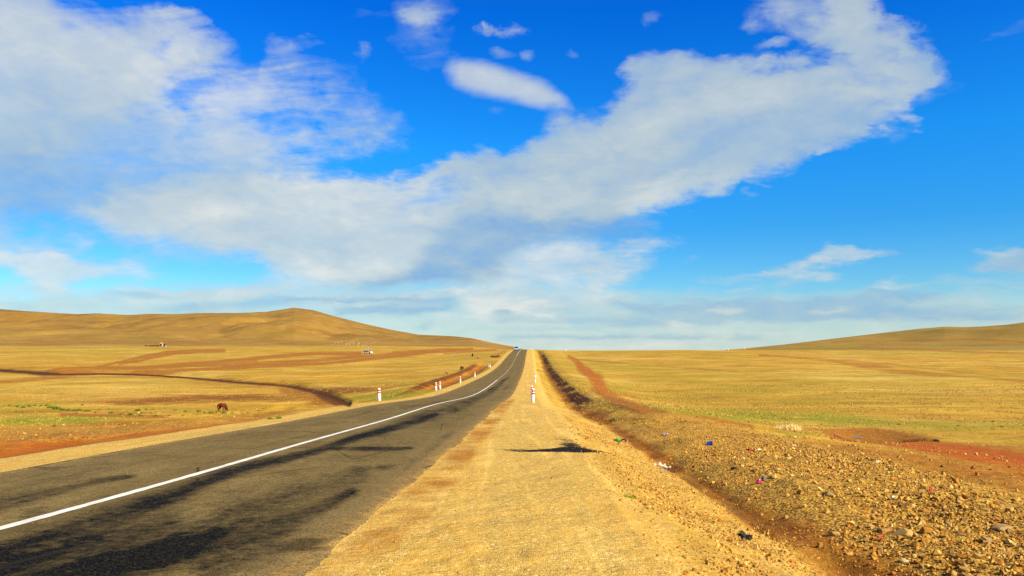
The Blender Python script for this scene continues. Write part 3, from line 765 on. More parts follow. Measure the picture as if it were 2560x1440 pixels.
M_TRIM = simple_mat('black_trim', srgb(24, 24, 24), 0.6)

def extrude_profile(pts, hw_fn, y_segments=(-1, -0.8, 0.8, 1)):
    """side profile (x,z) -> body rounded across its width; hw_fn gives the half width at (x,z)"""
    vs, fs = [], []; n = len(pts); cx = sum(p[0] for p in pts) / n; cz = sum(p[1] for p in pts) / n
    rows = []
    for s, inset in ((-1, 0.09), (-0.985, 0.03), (-0.93, 0.0), (0.93, 0.0), (0.985, 0.03), (1, 0.09)):
        row = []
        for x, z in pts:
            w = hw_fn(x, z)
            row.append(len(vs)); vs.append((x + (cx - x) * inset * 0.5, s * w, z + (cz - z) * inset))
        rows.append(row)
    for a, b in zip(rows[:-1], rows[1:]):
        for i in range(n): fs.append((a[i], a[(i + 1) % n], b[(i + 1) % n], b[i]))
    fs.append(tuple(rows[0])); fs.append(tuple(rows[-1][::-1]))
    return vs, fs

def tube_wheel(parent, x, y, r=0.31, w=0.2):
    prof = [(r * 0.62, -w / 2), (r * 0.95, -w / 2), (r, -w / 2 + 0.03), (r, w / 2 - 0.03), (r * 0.95, w / 2), (r * 0.62, w / 2)]
    v, f = lathe(prof, 22); v = [(a[0], a[2], a[1]) for a in v]
    t = mesh_obj('wheel', v, f, M_TYRE, parent, True); t.location = (x, y, r)
    s = 1 if y > 0 else -1
    prof = [(r * 0.61, -w * .3), (r * 0.61, w * .42), (r * 0.5, w * .46), (r * 0.2, w * .40), (0.03, w * .47)]
    v, f = lathe(prof, 22); v = [(a[0], a[2] * s, a[1]) for a in v]
    mesh_obj('rim', v, f, M_RIM, t, True)

def slab(name, corners, mat, parent, thick=0.012, n=None):
    """a thin plate with outward offset from four corners"""
    c = [Vector(p) for p in corners]
    if n is None: n = (c[1] - c[0]).cross(c[2] - c[0]).normalized()
    n = Vector(n)
    vs = [p - n * 0.05 for p in c] + [p + n * thick for p in c]; k = len(c)
    fs = [tuple(range(k))[::-1], tuple(range(k, 2 * k))] + [(i, (i + 1) % k, k + (i + 1) % k, k + i) for i in range(k)]
    return mesh_obj(name, vs, fs, mat, parent)

def make_car(paint, prof, hw, length, belt, roofz, windows, wheels, hood_lamp, tail):
    root = empty('car', (0, 0, 0))
    def w(x, z): return hw * (1 - 0.16 * max(0, min(1, (z - belt) / (roofz - belt)))) * (1 - 0.10 * max(0, abs(x) - length * 0.40) / (length * 0.1))
    v, f = extrude_profile(prof, w)
    mesh_obj('body', v, f, paint, root)
    for s in (-1, 1):
        for q in windows['side']:
            pts = [(x, s * (w(x, z) + 0.004), z) for x, z in (q if s < 0 else q[::-1])]
            slab('side_window', pts, M_GLASS, root, 0.008, (0, s, 0.1))
        for wx in wheels: tube_wheel(root, wx, s * (hw - 0.12))
        x, z, a, b = hood_lamp
        slab('headlight', [(x, s * (hw - 0.10) + a, z - b), (x, s * (hw - 0.10) - a, z - b), (x - .1, s * (hw - 0.10) - a, z + b), (x - .1, s * (hw - 0.10) + a, z + b)], M_LAMP, root, 0.03, (1, 0, .3))
        x, z, a, b = tail
        slab('tail_light', [(x, s * (hw - 0.14) + a, z - b), (x, s * (hw - 0.14) - a, z - b), (x, s * (hw - 0.14) - a, z + b), (x, s * (hw - 0.14) + a, z + b)], M_TAIL, root, 0.03, (-1, 0, 0))
        bm = bmesh.new(); bmesh.ops.create_cube(bm, size=1, matrix=Matrix.Translation((windows['mirror'][0], s * (hw + 0.07), windows['mirror'][1])) @ Matrix.Diagonal((.1, .17, .13, 1)))
        bmesh.ops.bevel(bm, geom=bm.edges[:], offset=.025, segments=2); bm_obj('door_mirror', bm, paint, root, True)
    (x0, z0), (x1, z1) = windows['front']
    slab('windscreen', [(x0, -w(x0, z0) * .93, z0), (x0, w(x0, z0) * .93, z0), (x1, w(x1, z1) * .9, z1), (x1, -w(x1, z1) * .9, z1)], M_GLASS, root, 0.012)
    (x0, z0), (x1, z1) = windows['rear']
    slab('rear_window', [(x0, w(x0, z0) * .88, z0), (x0, -w(x0, z0) * .88, z0), (x1, -w(x1, z1) * .85, z1), (x1, w(x1, z1) * .85, z1)], M_GLASS, root, 0.012)
    bx = windows['bumper']
    for x, s in ((bx[0], 1), (bx[1], -1)):
        bm = bmesh.new(); bmesh.ops.create_cube(bm, size=1, matrix=Matrix.Translation((x, 0, .36)) @ Matrix.Diagonal((.14, hw * 1.84, .22, 1)))
        bmesh.ops.bevel(bm, geom=bm.edges[:], offset=.05, segments=2); bm_obj('bumper', bm, M_TRIM if s > 0 and windows.get('dark') else paint, root, True)
    slab('grille', [(bx[0] - .01, .42, .50), (bx[0] - .01, -.42, .50), (bx[0] - .03, -.42, .62), (bx[0] - .03, .42, .62)][::-1], M_TRIM, root, 0.06, (1, 0, 0))
    slab('number_plate', [(bx[0] + .07, .26, .34), (bx[0] + .07, -.26, .34), (bx[0] + .07, -.26, .44), (bx[0] + .07, .26, .44)][::-1], M_LAMP, root, 0.012, (1, 0, 0))
    return root

mpv = make_car(car_paint('silver_paint', srgb(226, 222, 218)),
    [(-2.05, .30), (-2.10, .55), (-2.08, .90), (-1.98, 1.08), (-1.80, 1.45), (-1.62, 1.57), (-1.0, 1.62), (0.0, 1.62), (0.45, 1.58), (1.18, 1.06), (1.55, .98), (1.98, .84), (2.12, .66), (2.14, .40), (2.05, .28)],
    .86, 4.2, 1.0, 1.62,
    dict(side=[[(-1.78, 1.04), (-0.98, 1.03), (-0.98, 1.49), (-1.62, 1.46)], [(-0.90, 1.03), (-0.02, 1.02), (-0.02, 1.52), (-0.90, 1.50)], [(0.06, 1.02), (0.98, 1.03), (0.46, 1.46), (0.06, 1.51)]],
         front=((1.16, 1.08), (0.50, 1.555)), rear=((-1.99, 1.08), (-1.80, 1.46)), bumper=(2.10, -2.08), mirror=(0.95, 1.08)),
    (1.30, -1.30), (2.08, .76, .16, .08), (-2.09, .92, .10, .16))
p = ground_at(920, 884.2)
mpv.location = p + Vector((0, 0, 0.0)); mpv.rotation_euler = (0, 0, R(-24)); mpv.name = 'car'
tag(mpv, 'silver hatchback driving across the yellow plain below the left hill', 'car')
van = make_car(car_paint('blue_paint', srgb(110, 176, 226)),
    [(-2.15, .32), (-2.22, .6), (-2.20, 1.1), (-2.12, 1.6), (-1.95, 1.86), (-1.2, 1.93), (0.3, 1.93), (0.95, 1.86), (1.55, 1.16), (1.95, 1.04), (2.20, .88), (2.26, .6), (2.22, .34)],
    .9, 4.45, 1.12, 1.93,
    dict(side=[[(-2.0, 1.2), (-1.1, 1.18), (-1.1, 1.72), (-1.9, 1.70)], [(-1.0, 1.18), (-0.05, 1.16), (-0.05, 1.76), (-1.0, 1.73)], [(0.05, 1.16), (1.3, 1.16), (0.85, 1.70), (0.05, 1.76)]],
         front=((1.52, 1.20), (0.99, 1.82)), rear=((-2.19, 1.15), (-2.10, 1.64)), bumper=(2.20, -2.18), mirror=(1.25, 1.2), dark=True),
    (1.42, -1.35), (2.20, .82, .18, .10), (-2.20, 1.0, .10, .2))
Y = 392.0
X = road_x(np.array([Y]))[0] - 1.75
van.location = (X, Y, EYE - float(road_drop(np.array([Y]))[0]) + 0.03); van.rotation_euler = (0, 0, R(-91.4)); van.name = 'van'
tag(van, 'blue van with dark windscreen coming over the crest in the left lane', 'van')

# ----------------------------------------------------------------------------------------------
# animals: skinned skeletons
# ----------------------------------------------------------------------------------------------
def skin_mesh(name, nodes, edges, root=0, sub=2):
    """nodes: (x,y,z,rx,ry)"""
    me = bpy.data.meshes.new(name)
    me.from_pydata([n[:3] for n in nodes], edges, []); me.update()
    o = bpy.data.objects.new(name, me); COL.objects.link(o)
    o.modifiers.new('skin', 'SKIN')
    if not me.skin_vertices: me.skin_vertices.new()
    for i, n in enumerate(nodes):
        sv = me.skin_vertices[0].data[i]; sv.radius = (n[3], n[4] if len(n) > 4 else n[3]); sv.use_root = (i == root)
    o.modifiers.new('sub', 'SUBSURF').levels = sub; o.modifiers[-1].render_levels = sub
    dg = bpy.context.evaluated_depsgraph_get(); dg.update()
    out = bpy.data.meshes.new_from_object(o.evaluated_get(dg)); out.name = name
    bpy.data.objects.remove(o); bpy.data.meshes.remove(me)
    out.polygons.foreach_set('use_smooth', np.ones(len(out.polygons), bool))
    return out

def grazer(kind, label, cat, coat, legs_col, mane, size=1.0, grazing=True, horse=True, group=None, horn=False):
    """faces +X, hooves on z = 0; withers about 1.3 m for size 1"""
    hz = 1.06
    N = []; E = []
    def add(x, y, z, r, r2=None, to=None):
        N.append((x, y, z, r, r2 or r)); i = len(N) - 1
        if to is not None: E.append((to, i))
        return i
    pel = add(-0.50, 0, 1.03, .25, .24)
    loin = add(-0.20, 0, 1.02, .255, .26, pel); rib = add(0.12, 0, 0.99, .27, .29, loin); sh = add(0.42, 0, 1.02, .22, .26, rib)
    rump = add(-0.70, 0, 1.02, .16, .18, pel)
    if grazing:
        n1 = add(0.70, 0, 0.92, .145, .17, sh); n2 = add(0.90, 0, 0.66, .105, .13, n1); hd = add(1.02, 0, 0.42, .09, .105, n2)
        mz = add(1.06, 0, 0.24, .075, .07, hd); ns = add(1.07, 0, 0.10, .055, .05, mz)
    else:
        n1 = add(0.66, 0, 1.16, .15, .17, sh); n2 = add(0.84, 0, 1.36 if horse else 1.24, .11, .12, n1); hd = add(0.98, 0, 1.44 if horse else 1.26, .10, .11, n2)
        mz = add(1.16, 0, 1.32 if horse else 1.16, .08, .075, hd); ns = add(1.27, 0, 1.24 if horse else 1.10, .06, .055, mz)
    for s in (-1, 1):
        e = add(hd and N[n2][0] * .35 + N[hd][0] * .65 + .02, s * .09, N[hd][2] + .12, .025, .03, n2); add(N[e][0] - .02, s * .14, N[e][2] + .10, .012, .02, e)
        ax = .03 * s
        a = add(0.40 + ax, s * .13, 0.80, .105, .10, sh); b = add(0.42 + ax, s * .14, 0.46, .052, .05, a); c = add(0.41 + ax, s * .14, 0.16, .036, .036, b); add(0.45 + ax, s * .14, 0.0, .05, .05, c)
        a = add(-0.46 - ax, s * .14, 0.80, .13, .15, pel); b = add(-0.40 - ax, s * .145, 0.62, .085, .09, a); h = add(-0.60 - ax, s * .145, 0.44, .052, .055, b); c = add(-0.57 - ax, s * .145, 0.16, .038, .038, h); add(-0.53 - ax, s * .145, 0.0, .052, .052, c)
    for i_, q_ in enumerate(N):
        k_ = 1.2 if q_[3] > .15 else (1.2 if q_[2] > .5 else 1.5)
        N[i_] = (q_[0], q_[1] * (1.1 if q_[2] < .9 else 1), q_[2] - (.04 if q_[3] > .2 else 0), q_[3] * k_, q_[4] * k_)
    body_me = skin_mesh('body', N, E, 0, 2)
    m, nt, bs = new_mat(kind + '_coat')
    tc = nt.node('ShaderNodeTexCoord').outputs['Object']; z = nt.node('ShaderNodeSeparateXYZ'); nt.l.new(tc, z.inputs[0])
    c = nt.mix(nt.mapr(nt.noise(tc, 4, 5, .6), .3, .7), tuple(q * .8 for q in coat[:3]) + (1,), tuple(min(1, q * 1.15) for q in coat[:3]) + (1,))
    c = nt.mix(nt.mapr(z.outputs[2], 0.80, 0.40), c, legs_col)
    nt.put(bs.inputs['Base Color'], c); bs.inputs['Roughness'].default_value = .65; bs.inputs['Specular IOR Level'].default_value = .3
    body_me.materials.append(m)
    root = empty(kind, (0, 0, 0)); root.scale = (size,) * 3
    link(bpy.data.objects.new('body', body_me), root)
    mm = simple_mat(kind + '_hair', mane, .8, var=.2)
    # tail
    tn = [(-.80, 0, 1.08, .045), (-.90, 0, .94, .055), (-.93, 0, .70, .065), (-.91, 0, .42, .04), (-.90, 0, .30, .012)] if horse else [(-.82, 0, 1.12, .03), (-.90, 0, .95, .022), (-.91, 0, .60, .02), (-.91, 0, .42, .04), (-.91, 0, .34, .015)]
    t = skin_mesh('tail', tn, [(i, i + 1) for i in range(4)], 0, 1); t.materials.append(mm); link(bpy.data.objects.new('tail', t), root)
    if horse:
        a = [N[sh], N[n1], N[n2], N[hd]]
        pts = [(.40, 0, 1.27, .04), (a[1][0] + (.04 if grazing else -.08), 0, a[1][2] + .17, .055), (a[2][0] + (.10 if grazing else -.06), 0, a[2][2] + .10, .05), (a[3][0] + .06, 0, a[3][2] + .10, .03)]
        t = skin_mesh('mane', pts, [(0, 1), (1, 2), (2, 3)], 0, 1); t.materials.append(mm); link(bpy.data.objects.new('mane', t), root)
    elif horn:
        for s in (-1, 1):
            x, z = N[hd][0] - .03, N[hd][2] + .14
            t = skin_mesh('horn', [(x, s * .07, z, .025), (x, s * .17, z + .06, .02), (x + .02, s * .2, z + .16, .007)], [(0, 1), (1, 2)], 0, 1); t.materials.append(simple_mat('horn_bone', srgb(190, 170, 130))); link(bpy.data.objects.new('horn', t), root)
    tag(root, label, cat, group)
    return root

def stand(o, px, py, rz):
    p = ground_at(px, py); o.location = p; o.rotation_euler = (0, 0, R(rz)); return p
hs = grazer('horse', 'chestnut brown horse grazing among green weeds in the left hollow', 'horse', srgb(126, 48, 12), srgb(52, 22, 8), srgb(30, 14, 8), 0.95)
p = stand(hs, 555, 1029.5, -28); HP = p; hs.scale = (21.8 / F_PX * p.y / 1.27,) * 3
cw = grazer('cow', 'black cow facing the camera in the field beside the ditch', 'cow', srgb(20, 12, 8), srgb(30, 18, 12), srgb(16, 10, 8), 1.0, grazing=True, horse=False, horn=True)
p = stand(cw, 1153.0, 925.0, -100); cw.scale = (9.2 / F_PX * p.y / 1.27,) * 3
cf = grazer('calf', 'dark brown calf pressed against the right side of the black cow', 'calf', srgb(84, 44, 18), srgb(60, 30, 14), srgb(50, 26, 12), .8, grazing=False, horse=False)
p = stand(cf, 1157.6, 923.8, 80); cf.scale = (7.6 / F_PX * p.y / 1.4,) * 3
c2 = grazer('cow', 'dark cow seen from behind, farther up the field above the black one', 'cow', srgb(26, 14, 10), srgb(40, 22, 12), srgb(20, 12, 8), 1.0, grazing=True, horse=False)
p = stand(c2, 1181.3, 891.6, 84); c2.scale = (7.8 / F_PX * p.y / 1.27,) * 3
fo = grazer('foal', 'sandy tan foal standing in dry grass left of the banded posts', 'foal', srgb(156, 104, 42), srgb(150, 104, 46), srgb(110, 68, 26), .8, grazing=False, horse=True)
p = stand(fo, 1117.6, 937.5, 60); fo.scale = (12.5 / F_PX * p.y / 1.6,) * 3
f2 = grazer('foal', 'pale greyish foal between the dark cow and the leaning white post', 'foal', srgb(160, 128, 66), srgb(130, 100, 50), srgb(100, 76, 36), .8, grazing=True, horse=True)
p = stand(f2, 1196, 896.5, 60); f2.scale = (7.0 / F_PX * p.y / 1.27,) * 3

# ----------------------------------------------------------------------------------------------
# far buildings and tents
# ----------------------------------------------------------------------------------------------
M_PLASTER = simple_mat('whitewash', srgb(235, 224, 206), .8, var=.06, scale=.8, dirt=(srgb(190, 165, 130), .3))
M_ROOF = simple_mat('orange_roof', srgb(206, 120, 36), .7, var=.12, scale=1.0)
M_GREYW = simple_mat('grey_wall', srgb(150, 152, 160), .8, var=.08, scale=.8)
M_DARKROOF = simple_mat('dark_roof', srgb(64, 60, 58), .8)
M_WOOD = simple_mat('weathered_wood', srgb(62, 40, 24), .9, var=.3, scale=3)
def box_bm(sx, sy, sz, x=0, y=0, z=0, bev=0.0):
    bm = bmesh.new(); bmesh.ops.create_cube(bm, size=1, matrix=Matrix.Translation((x, y, z + sz / 2)) @ Matrix.Diagonal((sx, sy, sz, 1)))
    if bev: bmesh.ops.bevel(bm, geom=bm.edges[:], offset=bev, segments=1)
    return bm
def gable(w, d, z0, h, over=.3):
    x, y = w / 2 + over, d / 2 + over
    return [(-x, -y, z0), (x, -y, z0), (x, y, z0), (-x, y, z0), (-x, 0, z0 + h), (x, 0, z0 + h), (-x, -y, z0 - .12), (x, -y, z0 - .12), (x, y, z0 - .12), (-x, y, z0 - .12)], \
        [(0, 1, 5, 4), (2, 3, 4, 5), (0, 4, 3, 9, 6), (1, 7, 8, 2, 5), (0, 6, 7, 1), (2, 8, 9, 3), (6, 9, 8, 7)]
hp = ground_at(403.5, 866.4); sc_h = hp.y / F_PX            # metres per photo pixel at the hut
hut = empty('hut', hp, 0.0)
w_, d_, h_ = 6.6 * sc_h, 7 * sc_h * .8, 6.4 * sc_h
bm_obj('wall', box_bm(w_, d_, h_ + 1, 0, 0, -1), M_PLASTER, hut)
v, f = gable(w_, d_, h_ + .12, 3.6 * sc_h, .06); mesh_obj('roof', v, f, M_ROOF, hut)
bm_obj('door', box_bm(.9, .08, 1.9, -w_ * .2, -d_ / 2 - .02, 0), M_WOOD, hut)
wf = bm_obj('window', box_bm(.9, .1, .8, w_ * .22, -d_ / 2 - .02, h_ * .45), M_WOOD, hut); bm_obj('pane', box_bm(.76, .03, .66, w_ * .22, -d_ / 2 - .085, h_ * .45 + .07), M_GLASS, wf)
tag(hut, 'small whitewashed hut with orange roof at the foot of the left hill', 'hut')
an = empty('shed', ground_at(411.5, 866.6), 0.0)
wa = 8.4 * sc_h
bm_obj('wall', box_bm(wa, d_ * .7, 3.9 * sc_h + 1, 0, 0, -1), M_GREYW, an)
v = [(-wa / 2 - .2, -d_ * .42, 4.3 * sc_h), (wa / 2 + .2, -d_ * .42, 3.7 * sc_h), (wa / 2 + .2, d_ * .42, 4.1 * sc_h), (-wa / 2 - .2, d_ * .42, 5.1 * sc_h)]
v += [(a, b, c + .6 * sc_h) for a, b, c in v]
mesh_obj('roof', v, [(3, 2, 1, 0), (4, 5, 6, 7), (0, 1, 5, 4), (1, 2, 6, 5), (2, 3, 7, 6), (3, 0, 4, 7)], M_DARKROOF, an)
bm_obj('door', box_bm(1.0, .08, 1.9, 0, -d_ * .35 - .02, 0), M_WOOD, an)
tag(an, 'low grey shed with dark lean-to roof built against the white hut', 'shed')
def low_wall(x0, x1, row, hpx, lab):
    a = ground_at(x0, row); b = ground_at(x1, row - .1); d = b - a; L = d.length
    root = empty('fence', a, math.atan2(d.y, d.x))
    z1 = b.z - a.z; n = max(3, int(L / 2.4)); hgt = hpx * a.y / F_PX
    for i in range(n):
        x = (L - .2) * i / (n - 1)
        bm_obj('fence_post', box_bm(.16, .16, hgt + .4 + .1 * random.random(), x, 0, z1 * x / L - .3), M_WOOD, root)
    for k in range(3):
        bm_obj('rail', box_bm(L, .07, hgt * .27, L / 2, -.12, hgt * (.04 + .33 * k) + z1 / 2), M_WOOD, root)
    tag(root, lab, 'fence')
low_wall(373, 397, 866.4, 3.4, 'long dark wooden fence left of the white hut')
low_wall(362, 369, 866.2, 3.2, 'short dark fence piece farthest left of the white hut')
M_FELT = simple_mat('tent_felt', srgb(240, 236, 226), .9, var=.05)
def tent(px, py, hpx, lab):
    p = ground_at(px, py); h = .75 * hpx * p.y / F_PX; r = h * .95
    root = empty('felt_tent', p)
    v, f = lathe([(r, -.3), (r, h * .55), (r * 1.02, h * .58), (r * .25, h), (r * .05, h * 1.03)], 20); mesh_obj('felt_cover', v, f, M_FELT, root)
    bm_obj('door', box_bm(r * .5, .1, h * .5, 0, -r - .02, 0), M_ROOF, root)
    tag(root, lab, 'tent', 'white felt tents on the skyline')
tent(1414.3, 876.2, 2.6, 'tiny white felt tent on the skyline right of the road crest')
tent(1820, 875.6, 2.2, 'tiny white felt tent at the left foot of the right hill')
tent(1861, 871.6, 2.4, 'tiny white felt tent slightly higher on the right hill skyline')

# ----------------------------------------------------------------------------------------------
# stones
# ----------------------------------------------------------------------------------------------
def hull_stone(seed, flat=0.6, npts=14):
    rnd = random.Random(seed); bm = bmesh.new()
    for _ in range(npts):
        v = Vector((rnd.gauss(0, 1), rnd.gauss(0, 1), rnd.gauss(0, 1))).normalized() * rnd.uniform(.75, 1.05)
        bm.verts.new((v.x * rnd.uniform(.8, 1.1), v.y * .75, v.z * flat))
    r = bmesh.ops.convex_hull(bm, input=bm.verts)
    bmesh.ops.delete(bm, geom=[g for g in r['geom_interior'] if isinstance(g, bmesh.types.BMVert)], context='VERTS')
    bmesh.ops.triangulate(bm, faces=bm.faces[:])
    return bm
def stone_mat():
    m, nt, bs = new_mat('broken_stone')
    a = nt.node('ShaderNodeAttribute', attribute_name='tint')
    pos = nt.node('ShaderNodeNewGeometry').outputs['Position']
    c = nt.mix(nt.mapr(nt.noise(pos, 22, 5, .7), .35, .7, 0, .5), a.outputs['Color'], srgb(146, 100, 38))
    c = nt.mix(nt.mapr(nt.noise(pos, 60, 3, .7), .6, .75, 0, .35), c, srgb(210, 178, 118))
    nt.put(bs.inputs['Base Color'], c); bs.inputs['Roughness'].default_value = .92; bs.inputs['Specular IOR Level'].default_value = .15
    return m
M_STONE = stone_mat()
TINTS = np.array([srgb(186, 142, 66), srgb(198, 158, 84), srgb(172, 126, 54), srgb(160, 114, 46), srgb(168, 136, 76), srgb(212, 178, 104), srgb(166, 104, 40), srgb(134, 108, 64), srgb(200, 156, 70), srgb(188, 146, 74)]) * np.array([1.10, 1.06, .82, 1.0])
bases = []
for s in range(14):
    bm = hull_stone(100 + s, .45 + .04 * s, 10); bm.verts.ensure_lookup_table(); bm.verts.index_update()
    bases.append((np.array([v.co[:] for v in bm.verts]), np.array([[v.index for v in f.verts] for f in bm.faces]))); bm.free()

def rot_mats(n, tilt=.6):
    a = RNG.uniform(0, 2 * np.pi, n); b = RNG.normal(0, tilt, n); c = RNG.normal(0, tilt, n)
    ca, sa, cb, sb, cc, sc = np.cos(a), np.sin(a), np.cos(b), np.sin(b), np.cos(c), np.sin(c)
    Rz = np.zeros((n, 3, 3)); Rz[:, 0, 0] = ca; Rz[:, 0, 1] = -sa; Rz[:, 1, 0] = sa; Rz[:, 1, 1] = ca; Rz[:, 2, 2] = 1
    Rx = np.zeros((n, 3, 3)); Rx[:, 0, 0] = 1; Rx[:, 1, 1] = cb; Rx[:, 1, 2] = -sb; Rx[:, 2, 1] = sb; Rx[:, 2, 2] = cb
    Ry = np.zeros((n, 3, 3)); Ry[:, 1, 1] = 1; Ry[:, 0, 0] = cc; Ry[:, 0, 2] = sc; Ry[:, 2, 0] = -sc; Ry[:, 2, 2] = cc
    return Rz @ Rx @ Ry

def scatter_mesh(name, X, Y, size, sink=.25):
    """many small stones in one mesh"""
    Z = GZ(X, Y); n = len(X); M = rot_mats(n) * size[:, None, None]
    which = RNG.integers(0, len(bases), n); Vs = []; Fs = []; Ts = []; o = 0
    tint = TINTS[RNG.integers(0, len(TINTS), n)] * RNG.uniform(.75, 1.15, n)[:, None]; tint[:, 3] = 1
    for b, (bv, bf) in enumerate(bases):
        k = np.where(which == b)[0]
        if len(k) == 0: continue
        v = np.einsum('nij,vj->nvi', M[k], bv) + np.stack([X[k], Y[k], Z[k] + size[k] * (.45 - sink)], 1)[:, None]
        f = bf[None] + (o + np.arange(len(k)) * len(bv))[:, None, None]
        Vs.append(v.reshape(-1, 3)); Fs.append(f.reshape(-1, 3)); Ts.append(np.repeat(tint[k], len(bv), 0)); o += len(k) * len(bv)
    me = np_mesh(name, np.concatenate(Vs), np.concatenate(Fs), M_STONE, smooth=False)
    add_col(me, 'tint', np.concatenate(Ts))
    ob = link(bpy.data.objects.new(name, me)); ob['kind'] = 'stuff'
    return ob

def pareto(n, lo, hi, a=2.0):
    u_ = RNG.uniform(0, 1, n); return (lo ** -a + u_ * (hi ** -a - lo ** -a)) ** (-1 / a)
# rubble on the right bank (denser close by, where single stones can be seen)
def bank_points(n, y0, y1, o0, o1, patch=.0):
    y = np.exp(RNG.uniform(np.log(y0), np.log(y1), n * 3)); o = RNG.uniform(o0, o1, n * 3); x = road_x(y) + o
    keep = RNG.uniform(-.5, .5, n * 3) < (fbm(x / 1.7, y / 1.7, 3, 88) * 1.6 + .26 - patch)
    keep &= RNG.uniform(0, 1, n * 3) < np.clip((o - o0) / .9, .15, 1) * np.clip((o1 - o) / 2.2, .0, 1)
    return x[keep][:n], y[keep][:n]
x1, y1 = bank_points(21000, 5.5, 26, 9.2, 15.6); s1 = pareto(len(x1), .014, .085, 2.1)
x2, y2 = bank_points(12000, 17, 42, 9.7, 15.6); s2 = pareto(len(x2), .014, .07, 2.8)
x3, y3 = bank_points(15000, 4.6, 34, 6.3, 9.3, -.16); s3 = pareto(len(x3), .010, .05, 2.1)
x6, y6 = bank_points(1500, 5.5, 34, 8.2, 10.2, -.2); s6 = pareto(len(x6), .008, .03, 2.5)
x3 = np.concatenate([x3, x6]); y3 = np.concatenate([y3, y6]); s3 = np.concatenate([s3, s6])
y7 = np.exp(RNG.uniform(np.log(5), np.log(30), 700)); x7 = road_x(y7) + RNG.uniform(3.7, 6.6, 700); s7 = pareto(700, .006, .026, 2.2)
x3 = np.concatenate([x3, x7]); y3 = np.concatenate([y3, y7]); s3 = np.concatenate([s3, s7])
X = np.concatenate([x1, x2, x3]); Yv = np.concatenate([y1, y2, y3]); Sz = np.concatenate([s1, s2, s3])
scatter_mesh('rubble', X, Yv, Sz)
tag(bpy.data.objects['rubble'], 'small broken stones covering the bank right of the ditch', 'rubble')
# sparse stones over the orange grass and the left bank
n = 2600
y4 = np.exp(RNG.uniform(np.log(10), np.log(60), n)); x4 = road_x(y4) + RNG.uniform(14, 24, n); s4 = pareto(n, .02, .12, 2.1)
n = 3200
y5 = RNG.uniform(36, 78, n); x5 = y5 * RNG.uniform(-.66, -.27, n); ok = (x5 - road_x(y5)) < -6.2
_, v5 = proj(x5, y5, GZ(x5, y5)); ok &= (v5 > 1040) & (RNG.uniform(0, 1, n) < np.where((v5 > 1060) & (v5 < 1112), 1, .25))
s5 = pareto(n, .04, .2, 2.6)
scatter_mesh('scattered_stones', np.concatenate([x4, x5[ok]]), np.concatenate([y4, y5[ok]]), np.concatenate([s4, s5[ok]]))
tag(bpy.data.objects['scattered_stones'], 'loose small stones on bare earth at both sides of the road', 'stones')
# pale scree patch below the left hill
n = 120
cols = RNG.normal(884, 30, n); rows_ = RNG.normal(858, 4.6, n)
P = [ground_at(c, r_) for c, r_ in zip(cols, rows_)]
scatter_mesh('scree', np.array([q.x for q in P]), np.array([q.y for q in P]), RNG.uniform(.35, .95, n), .3)
tag(bpy.data.objects['scree'], 'pale rock outcrop scattered at the foot of the left hill', 'scree')
for col_ in bpy.data.objects['scree'].data.attributes['tint'].data: col_.color = (.34, .25, .12, 1)

